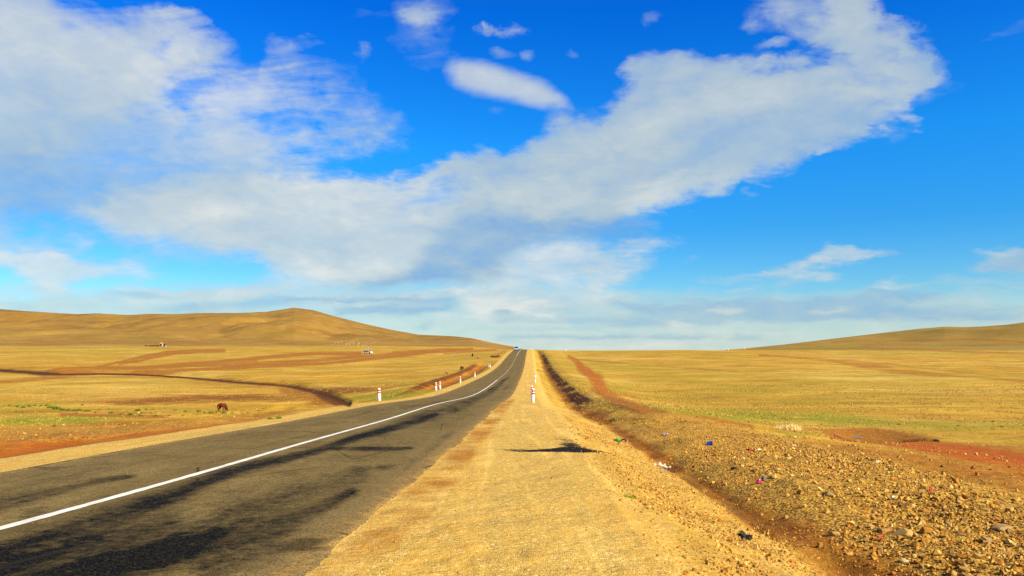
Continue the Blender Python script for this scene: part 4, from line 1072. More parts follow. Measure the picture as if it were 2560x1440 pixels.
# ---- single rocks ----
def rock_mesh(seed, flat, tint, sub=True):
    bm = hull_stone(seed, flat, 16)
    bmesh.ops.bevel(bm, geom=bm.edges[:], offset=.05, segments=1, affect='EDGES')
    me = bpy.data.meshes.new('rock'); bm.to_mesh(me); bm.free(); me.materials.append(M_STONE)
    add_col(me, 'tint', np.tile(np.array(tint), (len(me.vertices), 1)))
    return me
def place_rock(me, px, py, wpx, name='rock', sink=.2, rz=None, tilt=(0, 0)):
    p = ground_at(px, py); o = link(bpy.data.objects.new(name, me)); s = wpx / 2 * p.y / F_PX
    o.scale = (s, s, s); o.location = p + Vector((0, 0, s * (.12 - sink))); o.rotation_euler = (tilt[0], tilt[1], random.uniform(0, 6.28) if rz is None else R(rz))
    return o
SPECIAL = [ # px, py, width px, flatness, tint, label
    (2512, 1322, 92, .35, (158, 128, 76), 'large flat tan slab at the right edge of the rubble'),
    (2262, 1338, 84, .5, (188, 150, 84), 'big tan wedge shaped rock with a deep shadow on its left side'),
    (2208, 1328, 50, .6, (160, 122, 64), 'tan rock just left of the big tan wedge, shadow below'),
    (2462, 1356, 52, .8, (140, 120, 84), 'grey blocky rock standing upright in the right rubble'),
    (2504, 1382, 44, .4, (128, 114, 84), 'flat grey stone below the upright grey block'),
    (2086, 1338, 40, .7, (176, 144, 84), 'pale tan rock with dark gap on its right in the middle of the rubble'),
    (2122, 1384, 34, .5, (196, 152, 78), 'ochre stone standing clear of its neighbours low in the rubble'),
    (2262, 1402, 44, .5, (206, 180, 126), 'pale broken rock at the bottom of the rubble beside a dark hole'),
    (2266, 1266, 40, .7, (148, 110, 58), 'brown rock with a black hollow on its left near the upper rubble'),
    (2070, 1236, 48, .45, (150, 128, 82), 'grey tan flat rock in the upper left rubble'),
    (2186, 1280, 34, .4, (190, 150, 86), 'light flat stone lying left of the brown hollow rock'),
    (2195, 1156, 22, .6, (214, 190, 140), 'whitish stone with a dark strip of earth beside it above the rubble'),
    (1984, 1093, 18, .7, (222, 196, 140), 'rounded pale stone below the dry straw tuft'),
    (1983, 1114, 20, .6, (214, 186, 128), 'pale stone under the rounded one, below the straw tuft'),
    (1898, 1124, 18, .5, (222, 206, 170), 'whitish stone next to a reddish scrap in the grass above the rubble'),
    (2230, 1216, 0.1, .5, (200, 180, 130), ''),
    (1632, 1226, 26, .6, (74, 62, 44), 'dark grey stone on the gravel slope above the green grass tuft'),
    (135, 1066, 13, .8, (50, 32, 16), 'dark rock poking out of the left rubble bank'),
    (346, 1032, 12, .6, (196, 164, 108), 'pale round boulder among the weeds in the left hollow'),
    (629, 1041, 7, .9, (186, 148, 88), 'small upright pale stone right of the grazing horse'),
    (551, 1051, 7, .5, (200, 168, 110), 'whitish stone on the dirt below the horse'),
    (280, 1092, 16, .45, (178, 120, 60), 'flat tan stone on the red brown dirt bank by the left verge'),
    (175, 1088, 9, .9, (190, 140, 76), 'upright tan stone left of the flat one on the red dirt bank'),
    (1650, 1078, 0.1, .5, (190, 150, 86), ''),
    (1612, 1095, 14, .6, (216, 176, 104), 'pale stone on the left end of the rubble bank beside the green rag'),
]
for k, (px, py, w, fl, tint, lab) in enumerate(SPECIAL):
    if not lab: continue
    o = place_rock(rock_mesh(300 + k, fl, srgb(*tint)), px, py, w); tag(o, lab, 'rock')
# the many middling rocks of the bank: nothing tells them apart
pool = [rock_mesh(500 + k, .4 + .05 * (k % 7), tuple(TINTS[k % len(TINTS)] * random.uniform(.8, 1.1))[:3] + (1,)) for k in range(16)]
cnt = 0
while cnt < 240:
    y = math.exp(random.uniform(math.log(6.5), math.log(24))); o_ = random.uniform(10, 14.8)
    x = float(road_x(np.array([y]))[0]) + o_
    px, py = proj(np.array([x]), np.array([y]), GZ(np.array([x]), np.array([y])))
    if px[0] > 2620 or py[0] > 1480: continue
    s = random.choice([.045, .055, .065, .075, .09, .11]) * random.uniform(.85, 1.15)
    o = link(bpy.data.objects.new('rock', pool[cnt % 16])); z = float(GZ(np.array([x]), np.array([y]))[0])
    o.location = (x, y, z + s * .15); o.scale = (s, s * random.uniform(.7, 1), s); o.rotation_euler = (random.gauss(0, .45), random.gauss(0, .45), random.uniform(0, 6.28))
    tag(o, 'fist sized broken stone lying in the rubble bank right of the ditch', 'rock', 'broken stones of the rubble bank'); cnt += 1

# ----------------------------------------------------------------------------------------------
# plants
# ----------------------------------------------------------------------------------------------
def leaf_mat(name, a, b):
    m, nt, bs = new_mat(name)
    pos = nt.node('ShaderNodeNewGeometry').outputs['Position']
    nt.put(bs.inputs['Base Color'], nt.mix(nt.mapr(nt.noise(pos, 8, 4, .7), .3, .7), a, b)); bs.inputs['Roughness'].default_value = .8
    bs.inputs['Specular IOR Level'].default_value = .2
    return m
M_WEED = leaf_mat('weed_leaf', srgb(44, 74, 10), srgb(92, 122, 24))
M_GRASS = leaf_mat('grass_blade', srgb(88, 130, 16), srgb(140, 160, 40))
M_STRAW = leaf_mat('straw_blade', srgb(214, 186, 100), srgb(244, 226, 160))
def weed_mesh(seed, n=170, rx=.5, h=.35):
    rnd = random.Random(seed); vs, fs = [], []
    for _ in range(n):
        a = rnd.uniform(0, 6.28); r = math.sqrt(rnd.random()) * rx; x, y = r * math.cos(a), r * math.sin(a) * .8
        z = rnd.random() ** .8 * h * (1 - (r / rx) ** 2 * .75) * (1 + .3 * math.sin(5 * a + seed))
        d = Vector((rnd.gauss(0, 1), rnd.gauss(0, 1), rnd.uniform(.2, 1.2))).normalized(); L = rnd.uniform(.05, .13); s = d.cross(Vector((rnd.gauss(0, 1), rnd.gauss(0, 1), .3))).normalized() * L * .38
        p = Vector((x, y, max(0, z))); i = len(vs); vs += [p, p + d * L * .5 + s, p + d * L, p + d * L * .5 - s]; fs.append((i, i + 1, i + 2, i + 3))
    for _ in range(9):                                            # stems down to the ground
        a = rnd.uniform(0, 6.28); r = rnd.uniform(.1, .8) * rx; t = Vector((r * math.cos(a), r * math.sin(a) * .8, h * (1 - (r / rx) ** 2 * .75))); b = t * .35; b.z = -.04
        i = len(vs); w = Vector((.008, .004, 0)); vs += [b - w, b + w, t + w, t - w]; fs.append((i, i + 1, i + 2, i + 3))
    me = bpy.data.meshes.new('weed'); me.from_pydata([tuple(v) for v in vs], [], fs); me.update(); me.materials.append(M_WEED); return me
weeds = [weed_mesh(k, 200, .5, .30 + .05 * (k % 4)) for k in range(8)]
def weed(px, py, wpx, lab, group=None, hs=1.0):
    p = ground_at(px, py); o = link(bpy.data.objects.new('weed', weeds[int(px * 7 + py) % 8])); s = wpx * p.y / F_PX
    o.scale = (s, s, s * hs); o.location = p - Vector((0, 0, .02)); o.rotation_euler = (0, 0, random.uniform(0, 6.28)); tag(o, lab, 'weed', group)
GW = 'green weed clumps in the left hollow'; LW = 'low dark green weed clump growing in the hollow left of the road'
for px, py, w in [(24, 1014, 8), (42, 1018, 14), (58, 1019, 14), (72, 1017, 14), (88, 1015, 10), (102, 1016, 10), (117, 1015, 12), (128, 1020, 20), (142, 1023, 22), (158, 1026, 18), (172, 1027, 14), (186, 1028, 16), (198, 1027, 16), (215, 1029, 14), (223, 1028, 10), (206, 1013, 9), (238, 1032, 9),
                  (248, 1024, 8), (277, 1033, 14), (272, 1023, 6), (303, 1037, 12), (325, 1038, 16), (352, 1034, 8), (351, 1040, 12), (366, 1024, 9), (374, 1034, 9), (388, 1041, 14), (383, 1024, 9), (424, 1040, 11), (438, 1026, 11), (400, 1025, 5),
                  (463, 1030, 12), (497, 1030, 15), (511, 1033, 12), (527, 1034, 16), (541, 1032, 10), (560, 1034, 16), (580, 1033, 10), (608, 1036, 8), (621, 1033, 9), (645, 1027, 8), (494, 1036, 8), (457, 1039, 8), (190, 1033, 8), (40, 1031, 8), (56, 1032, 8)]:
    weed(px, py, w, LW, GW)
weed(344, 1028, 13, 'tall dark green bush directly above the pale boulder', None, 1.9)
weed(676, 1048, 18, 'bright green weed clump at the left gravel edge, left one of two', None); weed(697, 1047, 20, 'bright green weed clump at the left gravel edge, right one of two', None)
weed(968, 993, 7, 'single dark weed right of the largest left post', None)
weed(1066, 965, 8, 'small dark bush at the ditch start, left one', None); weed(1084, 963, 14, 'low dark bush at the ditch start, right one', None)
for px, py, w, lab in [(1500, 1062, 12, 'round green weed lowest in the ditch mouth'), (1513, 1056, 7, 'small green weed between the two larger ones in the ditch mouth'), (1532, 1054, 20, 'wide green weed at the ditch mouth'),
                       (1585, 1060, 10, 'small green weed above the green rag'), (1607, 1056, 10, 'dark weed in the shaded hollow behind the rubble'), (1704, 1057, 9, 'left weed of two on the far edge of the rubble'), (1715, 1053, 9, 'right taller weed of two on the far edge of the rubble'),
                       (1752, 1059, 7, 'tiny weed right of the pair behind the rubble'), (2248, 1062, 9, 'dark weed dot above the water hole'), (2482, 1055, 10, 'larger dark weed at the right on the green strip'), (2505, 1068, 8, 'bluish green weed below the larger one at the right'),
                       (1414, 1010, 8, 'small green sprout on the right embankment'), (1447, 1028, 7, 'green sprout lower on the right embankment beside the ditch'), (1384, 1030, 6, 'pale green sprout at the shoulder edge'), (2395, 1065, 7, 'small weed at the middle of the far green strip')]:
    weed(px, py, w, lab, None, 1.2)
w_ = np.where((gy > 11) & (gy < 150) & (np.abs(gx) < 0.72 * gy + 3), RG.ravel() * np.gradient(RG, axis=0).ravel() * np.gradient(AA, axis=1).ravel(), 0)
w_ = w_ * np.clip(1 - gravel * 1.3, 0, 1) * np.clip(1 - dirt * .9, .04, 1) * np.clip(1 - rubble * .93, 0, 1) * np.clip(1 - dark, .1, 1) / np.maximum(gy, 20) ** 1.25
w_ = np.clip(w_, 0, None) * np.clip(.5 + 1.6 * fbm(gx / 4, gy / 5, 3, 66), .05, 2) * (np.abs(OFF) > 8.5)
pick = RNG.choice(len(w_), 15000, p=w_ / w_.sum()); nb_ = 6
px_ = gx[pick] + RNG.normal(0, .12, len(pick)); py_ = gy[pick] + RNG.normal(0, .12, len(pick)); pz_ = gz[pick]
bx_ = np.repeat(np.stack([px_, py_, pz_], 1), nb_, 0) + np.concatenate([RNG.normal(0, .07, (len(pick) * nb_, 2)), np.full((len(pick) * nb_, 1), -.02)], 1)
hb_ = np.repeat(RNG.uniform(.05, .15, len(pick)) * np.clip(gy[pick] / 60, .7, 1.3), nb_) * RNG.uniform(.6, 1.1, len(bx_))
dv_ = np.concatenate([RNG.normal(0, .38, (len(bx_), 2)), np.ones((len(bx_), 1))], 1) * hb_[:, None]
sa_ = RNG.uniform(0, 6.28, len(bx_)); sd_ = np.stack([np.cos(sa_), np.sin(sa_), 0 * sa_], 1) * (.012 + .00016 * bx_[:, 1:2])
gv_ = np.stack([bx_ - sd_, bx_ + sd_, bx_ + dv_], 1).reshape(-1, 3)
M_DRY = leaf_mat('dry_grass_blade', srgb(150, 112, 34), srgb(214, 176, 84))
me = np_mesh('dry_grass', gv_, np.arange(len(gv_)).reshape(-1, 3), M_DRY, smooth=False)
tag(link(bpy.data.objects.new('dry_grass', me)), 'short dry steppe grass over the near plains at both sides', 'grass', kind='stuff')
def tuft(name, px, py, wpx, hpx, mat, n, lab, cat, lean=.3):
    p = ground_at(px, py); k = p.y / F_PX; w, h = wpx * k / 2, hpx * k; rnd = random.Random(int(px)); vs, fs = [], []
    for _ in range(n):
        x = max(-1, min(1, rnd.gauss(0, .38))) * w; y = rnd.gauss(0, .35) * w * .6; L = h * rnd.uniform(.5, 1.05); d = Vector((rnd.gauss(0, lean), rnd.gauss(0, lean), 1)).normalized(); t = max(.003, .45 * k) * rnd.uniform(.6, 1.1)
        gzz = float(terrain(np.array([p.x + x]), np.array([p.y + y]))[0]) - p.z if n < 120 else 0
        b = Vector((x, y, gzz - .01)); s = Vector((rnd.gauss(0, 1), rnd.gauss(0, 1), 0)).normalized() * t; i = len(vs)
        m_ = b + d * L * .55; e = b + d * L + Vector((d.x, d.y, -.1)) * L * .25; vs += [b - s, b + s, m_ + s * .7, m_ - s * .7, e]; fs += [(i, i + 1, i + 2, i + 3), (i + 3, i + 2, i + 4)]
    o = mesh_obj(name, vs, fs, mat); o.location = p; tag(o, lab, cat)
tuft('grass_tuft', 1573, 1244, 44, 13, M_GRASS, 110, 'bright green grass tuft on the gravel slope right of the road', 'grass')
tuft('grass_tuft', 1708, 1392, 18, 9, M_GRASS, 50, 'small green grass tuft low on the gravel slope near the bottom edge', 'grass')
tuft('straw_tuft', 1976, 1074, 78, 17, M_STRAW, 420, 'pale dry straw clump standing on the green plain behind the rubble', 'dry grass', .18)

# ----------------------------------------------------------------------------------------------
# litter
# ----------------------------------------------------------------------------------------------
def plastic(name, col, rough=.45): return simple_mat(name, col, rough, var=.12, scale=9)
def crumple(name, px, py, wpx, hpx, mat, seed, lab, cat, thick=.5, lift=0.0):
    """a crumpled sheet with thickness"""
    p = ground_at(px, py); k = p.y / F_PX; rnd = random.Random(seed); bm = bmesh.new()
    bmesh.ops.create_icosphere(bm, subdivisions=3, radius=1)
    ph = [rnd.uniform(0, 6.28) for _ in range(9)]
    for v in bm.verts:
        c = v.co; n_ = math.sin(3.1 * c.x + ph[0]) * math.sin(2.7 * c.y + ph[1]) + .6 * math.sin(6.3 * c.z + 4 * c.x + ph[2]) * math.sin(5.1 * c.y + ph[3]) + .35 * math.sin(11 * c.x + ph[4]) * math.sin(12 * c.y + ph[5])
        f_ = 1 + .28 * n_; v.co = Vector((c.x * f_ * wpx * k / 2, c.y * f_ * wpx * k * .33, (c.z * .5 + .45) * f_ * hpx * k))
    o = bm_obj(name, bm, mat); o.location = p + Vector((0, 0, lift - hpx * k * .08)); o.rotation_euler = (0, 0, rnd.uniform(-.6, .6)); tag(o, lab, cat); return o
# blue canister
p = ground_at(1773, 1113); k = p.y / F_PX
root = empty('canister', p + Vector((0, 0, 4.4 * k)), R(-14)); root.rotation_euler = (0, R(-10), R(-14))
M_BLUE = plastic('blue_plastic', srgb(10, 62, 176)); M_NAVY = plastic('navy_plastic', srgb(10, 22, 60))
v, f = lathe([(4.4 * k, -6 * k), (4.9 * k, -5.4 * k), (4.9 * k, 5.0 * k), (4.4 * k, 6.0 * k)], 24); mesh_obj('shell', [(a[2], a[0], a[1]) for a in v], f, M_BLUE, root, False)
v, f = lathe([(4.95 * k, 5.2 * k), (5.3 * k, 5.4 * k), (5.3 * k, 7.0 * k), (4.0 * k, 7.6 * k)], 24); mesh_obj('lid', [(a[2], a[0], a[1]) for a in v], f, M_NAVY, root, False)
tag(root, 'blue plastic canister lying on the rubble with its dark lid to the right', 'canister')
M_GREENP = plastic('green_cloth', srgb(10, 118, 44), .8)
crumple('rag', 1543, 1106, 18, 9, M_GREENP, 3, 'green cloth rag at the ditch edge', 'rag')
p = ground_at(1559, 1104.5); k = p.y / F_PX
bm = bmesh.new(); segs = 20
ring = []
for i in range(segs + 1):
    a = math.pi * (0.02 + .96 * i / segs); r_ = []
    for j in range(8):
        b = 2 * math.pi * j / 8; rr_ = 6.0 * k + 1.9 * k * math.cos(b)
        r_.append(bm.verts.new((rr_ * math.cos(a), 2.2 * k * math.sin(b), rr_ * math.sin(a) * .85)))
    ring.append(r_)
for a_, b_ in zip(ring[:-1], ring[1:]):
    for j in range(8): bm.faces.new((a_[j], a_[(j + 1) % 8], b_[(j + 1) % 8], b_[j]))
bm.faces.new(ring[0]); bm.faces.new(ring[-1][::-1])
o = bm_obj('tyre_scrap', bm, simple_mat('maroon_rubber', srgb(44, 8, 12), .6), None, True); o.location = p + Vector((0, -.05, 1.5 * k)); o.rotation_euler = (0, 0, R(-12)); tag(o, 'dark maroon arch of torn tyre beside the green rag', 'tyre scrap')
M_BAG = plastic('white_film', srgb(226, 214, 184), .6); M_GREYP = plastic('grey_film', srgb(168, 160, 150), .6)
def bag(px, py, wpx, hpx, seed, lab, mat):
    p = ground_at(px, py); k = p.y / F_PX; rnd = random.Random(seed); bm = bmesh.new(); n = 7; g = []
    for i in range(n):
        row = []
        for j in range(n):
            a, b = i / (n - 1) - .5, j / (n - 1) - .5
            z = (abs(math.sin(4 * a + seed)) * .7 + rnd.random() * .35) * (1 - 1.2 * max(abs(a), abs(b))) * hpx * k
            row.append(bm.verts.new((a * wpx * k * rnd.uniform(.9, 1.1), b * wpx * k * .8, z + .01)))
        g.append(row)
    for i in range(n - 1):
        for j in range(n - 1): bm.faces.new((g[i][j], g[i + 1][j], g[i + 1][j + 1], g[i][j + 1]))
    r = bmesh.ops.solidify(bm, geom=bm.faces[:], thickness=.006)
    o = bm_obj('plastic_bag', bm, mat); o.location = p; o.rotation_euler = (0, R(8), R(-20)); tag(o, lab, 'plastic bag')
bag(1645, 1166, 22, 14, 4, 'crumpled white plastic bag in the ditch bottom, left one of two', M_BAG)
bag(1665, 1172, 24, 16, 9, 'crumpled white plastic bag in the ditch bottom, right peaked one', M_BAG)
bag(1656, 1176, 22, 6, 12, 'grey plastic film lying below the two white bags', M_GREYP)
M_PINK = plastic('magenta_foil', srgb(190, 40, 100), .35)
crumple('wrapper', 1897, 1208, 14, 9, M_PINK, 5, 'crumpled magenta wrapper in the rubble', 'wrapper')
crumple('wrapper', 1910, 1200, 12, 8, plastic('slate_foil', srgb(84, 82, 104), .35), 6, 'slate grey scrap touching the magenta wrapper', 'wrapper')
crumple('wrapper', 1664, 1088, 15, 5, plastic('lilac_film', srgb(140, 134, 160), .4), 7, 'pale lilac plastic scrap on the rubble left of the blue canister', 'wrapper')
crumple('wrapper', 2327, 1229, 8, 8, plastic('red_scrap', srgb(206, 44, 20), .5), 8, 'small red scrap in the rubble at the upper right', 'wrapper')
crumple('wrapper', 2200, 1346, 11, 7, plastic('red_scrap', srgb(206, 50, 20), .5), 10, 'small red scrap below the big tan wedge rock', 'wrapper')
crumple('wrapper', 2232, 1248, 13, 9, M_BAG, 11, 'white paper scrap among rocks in the upper rubble', 'wrapper')
crumple('wrapper', 1876, 1126, 18, 5, plastic('rust_scrap', srgb(190, 88, 40), .7), 13, 'rust red scrap left of the whitish stone', 'wrapper')
crumple('rubber_scrap', 1868, 1350, 26, 16, plastic('black_rubber', srgb(34, 32, 28), .7), 14, 'black torn rubber lump in the ditch near the bottom, right one', 'rubber scrap')
crumple('rubber_scrap', 1855, 1340, 26, 12, plastic('black_rubber', srgb(44, 42, 34), .7), 15, 'black torn rubber strip reaching up left of the black lump', 'rubber scrap')
crumple('rubber_scrap', 1834, 1174, 13, 7, plastic('black_rubber', srgb(24, 20, 16), .7), 16, 'flat black scrap in the middle of the rubble', 'rubber scrap')

# water in the hole
p = ground_at(2142, 1094.5); k = p.y / F_PX
vs = [(p.x + (a - 2142) * k, p.y + b * k * 22, p.z + .03) for a, b in [(2134, .3), (2140, -.4), (2150, -.6), (2157, -.2), (2152, .4), (2143, .7)]]
mw, nt, bs = new_mat('pool_water'); bs.inputs['Base Color'].default_value = srgb(60, 74, 84); bs.inputs['Roughness'].default_value = .06
o = mesh_obj('water', vs, [tuple(range(6))], mw); o['kind'] = 'structure'

# ----------------------------------------------------------------------------------------------
# sky: Nishita light with a procedural cloud deck
# ----------------------------------------------------------------------------------------------
SUN_EL, SUN_AZ = R(35), R(126)            # azimuth clockwise from the viewing direction (+Y): right and a little behind
# cloud layout in photograph columns / rows: (polygon, opacity, brightness, softness)
CLOUDS = []
def cloud(pts, op, br, soft=40): CLOUDS.append((pts, op, br, soft))
def build_sky_maps(nu=150, nv=110):
    az = np.linspace(-46, 46, nu); el = np.linspace(-1, 31, nv)
    A, Eg = np.meshgrid(np.radians(az), np.radians(el))
    dx, dy, dz = np.sin(A) * np.cos(Eg), np.cos(A) * np.cos(Eg), np.sin(Eg)
    f = dy * CP + dz * SP; uu = -dy * SP + dz * CP
    u = (1280 + F_PX * dx / f).ravel(); v = (720 - F_PX * uu / f).ravel()
    C = np.zeros(len(u)); Bm = np.full(len(u), .6)
    for kind, geo, op, br, soft in CLOUDS:
        if kind == 'p': m = poly_mask(u, v, geo, soft)
        elif kind == 'b': m = blob(u, v, *geo, soft=soft)
        else: m = stroke_mask(u, v, geo, 20, soft)
        if op >= 0:
            w = m * op
            Bm = Bm + (br - Bm) * np.clip(w * 1.15 / np.maximum(C * .35 + w, 1e-6) * m, 0, 1)
            C = 1 - (1 - C) * (1 - w)
        else:
            C = C * (1 + op * m)
    return C.reshape(nv, nu), Bm.reshape(nv, nu)
def P(pts, op, br, soft=35): CLOUDS.append(('p', pts, op, br, soft))
def E(cx, cy, rx, ry, ang, op, br, soft=.6): CLOUDS.append(('b', (cx, cy, rx, ry, ang), op, br, soft))
def T(pts, op, br, soft=.7): CLOUDS.append(('s', pts, op, br, soft))
# upper left mass
P([(-600, -300), (190, -120), (150, 0), (170, 25), (280, 40), (400, 40), (450, 70), (520, 110), (560, 128), (520, 160), (450, 175), (445, 205), (430, 230), (370, 250), (330, 265), (345, 300), (250, 330), (60, 420), (-600, 520)], .86, .70, 52)
E(200, 120, 230, 95, 5, .5, .92, .8); E(330, 190, 110, 60, -10, .4, .9, .8); E(30, 60, 160, 80, 0, .3, .78, .9)
E(60, 330, 260, 130, -30, .35, .30, .9); E(150, 230, 90, 50, 0, .1, .5, .9)
T([(400, 30, 8), (450, 38, 12), (500, 58, 10)], .45, .7); T([(420, 25, 5), (380, 30, 8)], .3, .7)
E(230, 10, 90, 14, 8, .28, .6, .9)
E(402, 112, 24, 14, 0, -.5, 0, .8)
# haze veil below it
P([(-600, 330), (0, 300), (330, 255), (480, 300), (700, 330), (760, 420), (760, 480), (640, 640), (450, 610), (200, 540), (120, 600), (-600, 640)], .68, .48, 80)
E(100, 470, 240, 110, 10, .35, .12, .9)
# second mass (centre left)
P([(500, 250), (560, 205), (650, 188), (760, 180), (860, 215), (960, 290), (980, 320), (900, 370), (760, 385), (700, 420), (560, 430), (420, 330), (470, 300), (500, 300)], .50, .78, 70)
E(590, 240, 95, 55, -12, .55, .92, .8); E(545, 345, 150, 42, 3, .55, .92, .8)
E(700, 300, 90, 30, 5, -.55, 0, .8); E(800, 350, 70, 18, -20, -.25, 0, .9)
T([(650, 190, 20), (695, 125, 26), (730, 140, 30)], .35, .6, .9); T([(700, 120, 14), (790, 110, 10)], .2, .6, .9)
T([(370, 285, 10), (410, 285, 18), (450, 290, 10)], .5, .8); T([(930, 360, 16), (965, 320, 12), (985, 285, 8)], .35, .6, .9)
E(880, 340, 110, 40, -18, .28, .55, .9)
# gap above the main bank
E(850, 405, 130, 30, -6, -.55, 0, .8); E(450, 250, 50, 22, 0, -.45, 0, .8)
# main bank: left body
P([(170, 530), (300, 480), (480, 430), (700, 440), (860, 442), (1000, 455), (1100, 420), (1200, 400), (1330, 370), (1500, 340), (1640, 300), (1690, 340), (1700, 480), (1640, 520), (1520, 560), (1340, 600), (1290, 640), (1260, 700), (1000, 715), (860, 722), (700, 690), (620, 640), (480, 610), (330, 590), (180, 545)], .92, .74, 30)
# right arm
P([(1090, 440), (1200, 385), (1300, 370), (1400, 330), (1370, 300), (1390, 285), (1430, 295), (1480, 315), (1500, 290), (1560, 230), (1600, 200), (1580, 165), (1640, 135), (1690, 150), (1740, 148), (1800, 160), (1850, 150), (1920, 165), (2020, 165), (2110, 160), (2020, 130), (2000, 100), (2060, 50), (2070, -60), (2180, -60), (2200, 30), (2180, 70), (2250, 75), (2330, 120), (2350, 165), (2340, 210), (2290, 240), (2240, 290), (2220, 310), (2120, 345), (2030, 375), (1960, 390), (1880, 400), (1840, 450), (1790, 470), (1700, 478), (1640, 500), (1500, 560), (1300, 600), (1150, 560)], .92, .42, 26)
E(1900, 245, 330, 52, -6, .5, .68, .9); E(1600, 320, 200, 45, -18, .4, .70, .9); E(2080, 60, 90, 70, 20, .2, .45, .9); E(2150, 190, 130, 60, 0, .2, .5, .9)
E(1700, 470, 130, 26, -14, .4, .86, .8); E(1780, 390, 200, 40, -14, .3, .42, .9); E(1500, 420, 160, 40, -12, .2, .55, .9)
E(1330, 480, 140, 40, -6, .3, .78, .9); E(1180, 520, 130, 40, -10, .2, .7, .9)
# bluish underside
P([(1100, 560), (1250, 530), (1400, 540), (1560, 530), (1630, 560), (1600, 600), (1440, 600), (1320, 610), (1290, 640), (1255, 705), (1000, 716), (880, 720), (960, 690), (1060, 640)], .6, .06, 26)
E(1280, 590, 180, 40, -4, .3, .16, .9); E(1050, 690, 200, 16, -6, .4, .10, .8)
# bright rolls in the left body
E(900, 470, 230, 22, 3, .5, .95, .8); E(700, 530, 260, 50, 8, .4, .84, .9); E(900, 560, 200, 26, 0, .3, .92, .9); E(1020, 600, 180, 30, -4, .3, .8, .9); E(330, 590, 160, 12, 18, .3, .86, .8); E(420, 480, 160, 40, -10, .3, .5, .9)
E(830, 690, 130, 26, -3, .5, .95, .8); E(760, 680, 50, 14, 0, .4, .95, .8)
E(1120, 470, 60, 12, -12, -.35, 0, .8); E(1080, 505, 70, 12, -8, -.4, 0, .8)
# lenticular cloud on its own and small puffs
P([(1115, 160), (1140, 148), (1200, 155), (1290, 185), (1360, 210), (1410, 240), (1420, 262), (1350, 265), (1270, 250), (1180, 232), (1130, 205)], .86, .72, 17)
E(1045, 48, 38, 24, -12, .75, .8, .7); E(1050, 100, 60, 60, 0, .22, .6, .9); E(1060, 15, 60, 30, 0, .28, .6, .9)
T([(1198, 62, 7), (1225, 78, 10), (1255, 80, 11), (1280, 68, 9)], .6, .7); E(1250, 134, 22, 9, 10, .35, .7); T([(1300, 132, 5), (1318, 140, 8), (1322, 158, 6)], .5, .7)
E(1415, 125, 16, 8, 0, .25, .7); E(1640, 43, 26, 9, -18, .3, .6); E(890, 138, 18, 12, -20, .32, .7); E(900, 40, 60, 12, 0, .1, .6, .9); E(1235, 275, 16, 10, 0, .2, .6); E(1200, 362, 20, 5, 6, .35, .7)
# upper right wisps
P([(1870, -40), (2080, -40), (2050, 40), (2010, 90), (1960, 90), (1900, 75), (1880, 60), (1925, 40)], .5, .5, 24)
E(1925, 35, 40, 24, 20, .35, .55, .8); T([(1960, 85, 7), (2000, 80, 10)], .4, .6); E(1935, 118, 30, 10, -16, .35, .6)
T([(2210, 55, 10), (2250, 50, 12)], .3, .5); T([(2230, 80, 8), (2310, 90, 12)], .35, .5)
E(2190, 195, 60, 10, 6, -.4, 0, .8); E(2250, 130, 50, 8, 4, -.5, 0, .8); E(2080, 152, 60, 9, 4, -.6, 0, .8); E(2210, 250, 50, 14, -10, -.3, 0, .9)
E(2282, 295, 34, 11, 4, .6, .7, .7); T([(2170, 320, 10), (2225, 310, 7)], .4, .7); T([(2020, 378, 8), (2080, 370, 8), (2110, 365, 4)], .5, .7); E(2250, 332, 30, 12, 0, .18, .6, .9)
E(1890, 425, 50, 22, -6, .45, .6, .8); E(1890, 462, 26, 7, 10, .35, .6); E(1725, 530, 8, 5, 0, .3, .7); E(1860, 490, 18, 7, 0, .25, .7)
T([(2440, 90, 8), (2560, 40, 20)], .10, .6, .9)
# lower centre: thin high sheet
P([(1290, 640), (1400, 610), (1480, 605), (1560, 620), (1640, 600), (1700, 600), (1620, 640), (1560, 670), (1640, 650), (1600, 690), (1520, 720), (1600, 740), (1500, 770), (1270, 790), (1150, 740), (1250, 700), (1280, 660)], .62, .86, 26)
E(1370, 640, 110, 30, -10, .4, .92, .9); E(1320, 690, 150, 30, -6, .4, .9, .9); T([(1500, 640, 10), (1590, 605, 7), (1640, 600, 3)], .4, .85, .8); T([(1450, 680, 14), (1620, 650, 5)], .4, .85, .8); T([(1480, 720, 12), (1610, 665, 6)], .4, .85, .8)
E(1190, 725, 120, 10, -4, .6, .94, .7); E(1440, 700, 24, 8, 0, -.4, 0, .8)
# low bands over the horizon
P([(640, 700), (820, 725), (1100, 735), (1500, 740), (1800, 740), (2000, 740), (2300, 735), (2600, 760), (3200, 780), (3200, 920), (-600, 920), (-600, 755), (0, 730), (300, 728)], .74, .64, 30)
for cy_, x0_, x1_, hw_, op_, b_ in [(752, 180, 520, 7, .5, .85), (775, 120, 380, 6, .45, .8), (738, 860, 1080, 6, .45, .85), (808, 1080, 1350, 7, .45, .8), (826, 1120, 1500, 6, .4, .3), (812, 1500, 1800, 8, .4, .3), (800, 1800, 2200, 7, .4, .35), (828, 1700, 2050, 6, .45, .75), (850, 1300, 1900, 7, .5, .8), (790, 2200, 2560, 7, .4, .75), (770, 2300, 2600, 7, .35, .3), (720, 1800, 1980, 6, .3, .8)]:
    T([(x0_, cy_ + 3, hw_ * .6), ((x0_ + x1_) / 2, cy_, hw_), (x1_, cy_ - 3, hw_ * .5)], op_, b_, .9)
P([(1140, 745), (1250, 740), (1330, 745), (1420, 757), (1400, 765), (1320, 770), (1380, 778), (1420, 785), (1300, 790), (1180, 795), (1100, 798), (1190, 780), (1160, 768)], .75, .98, 8)
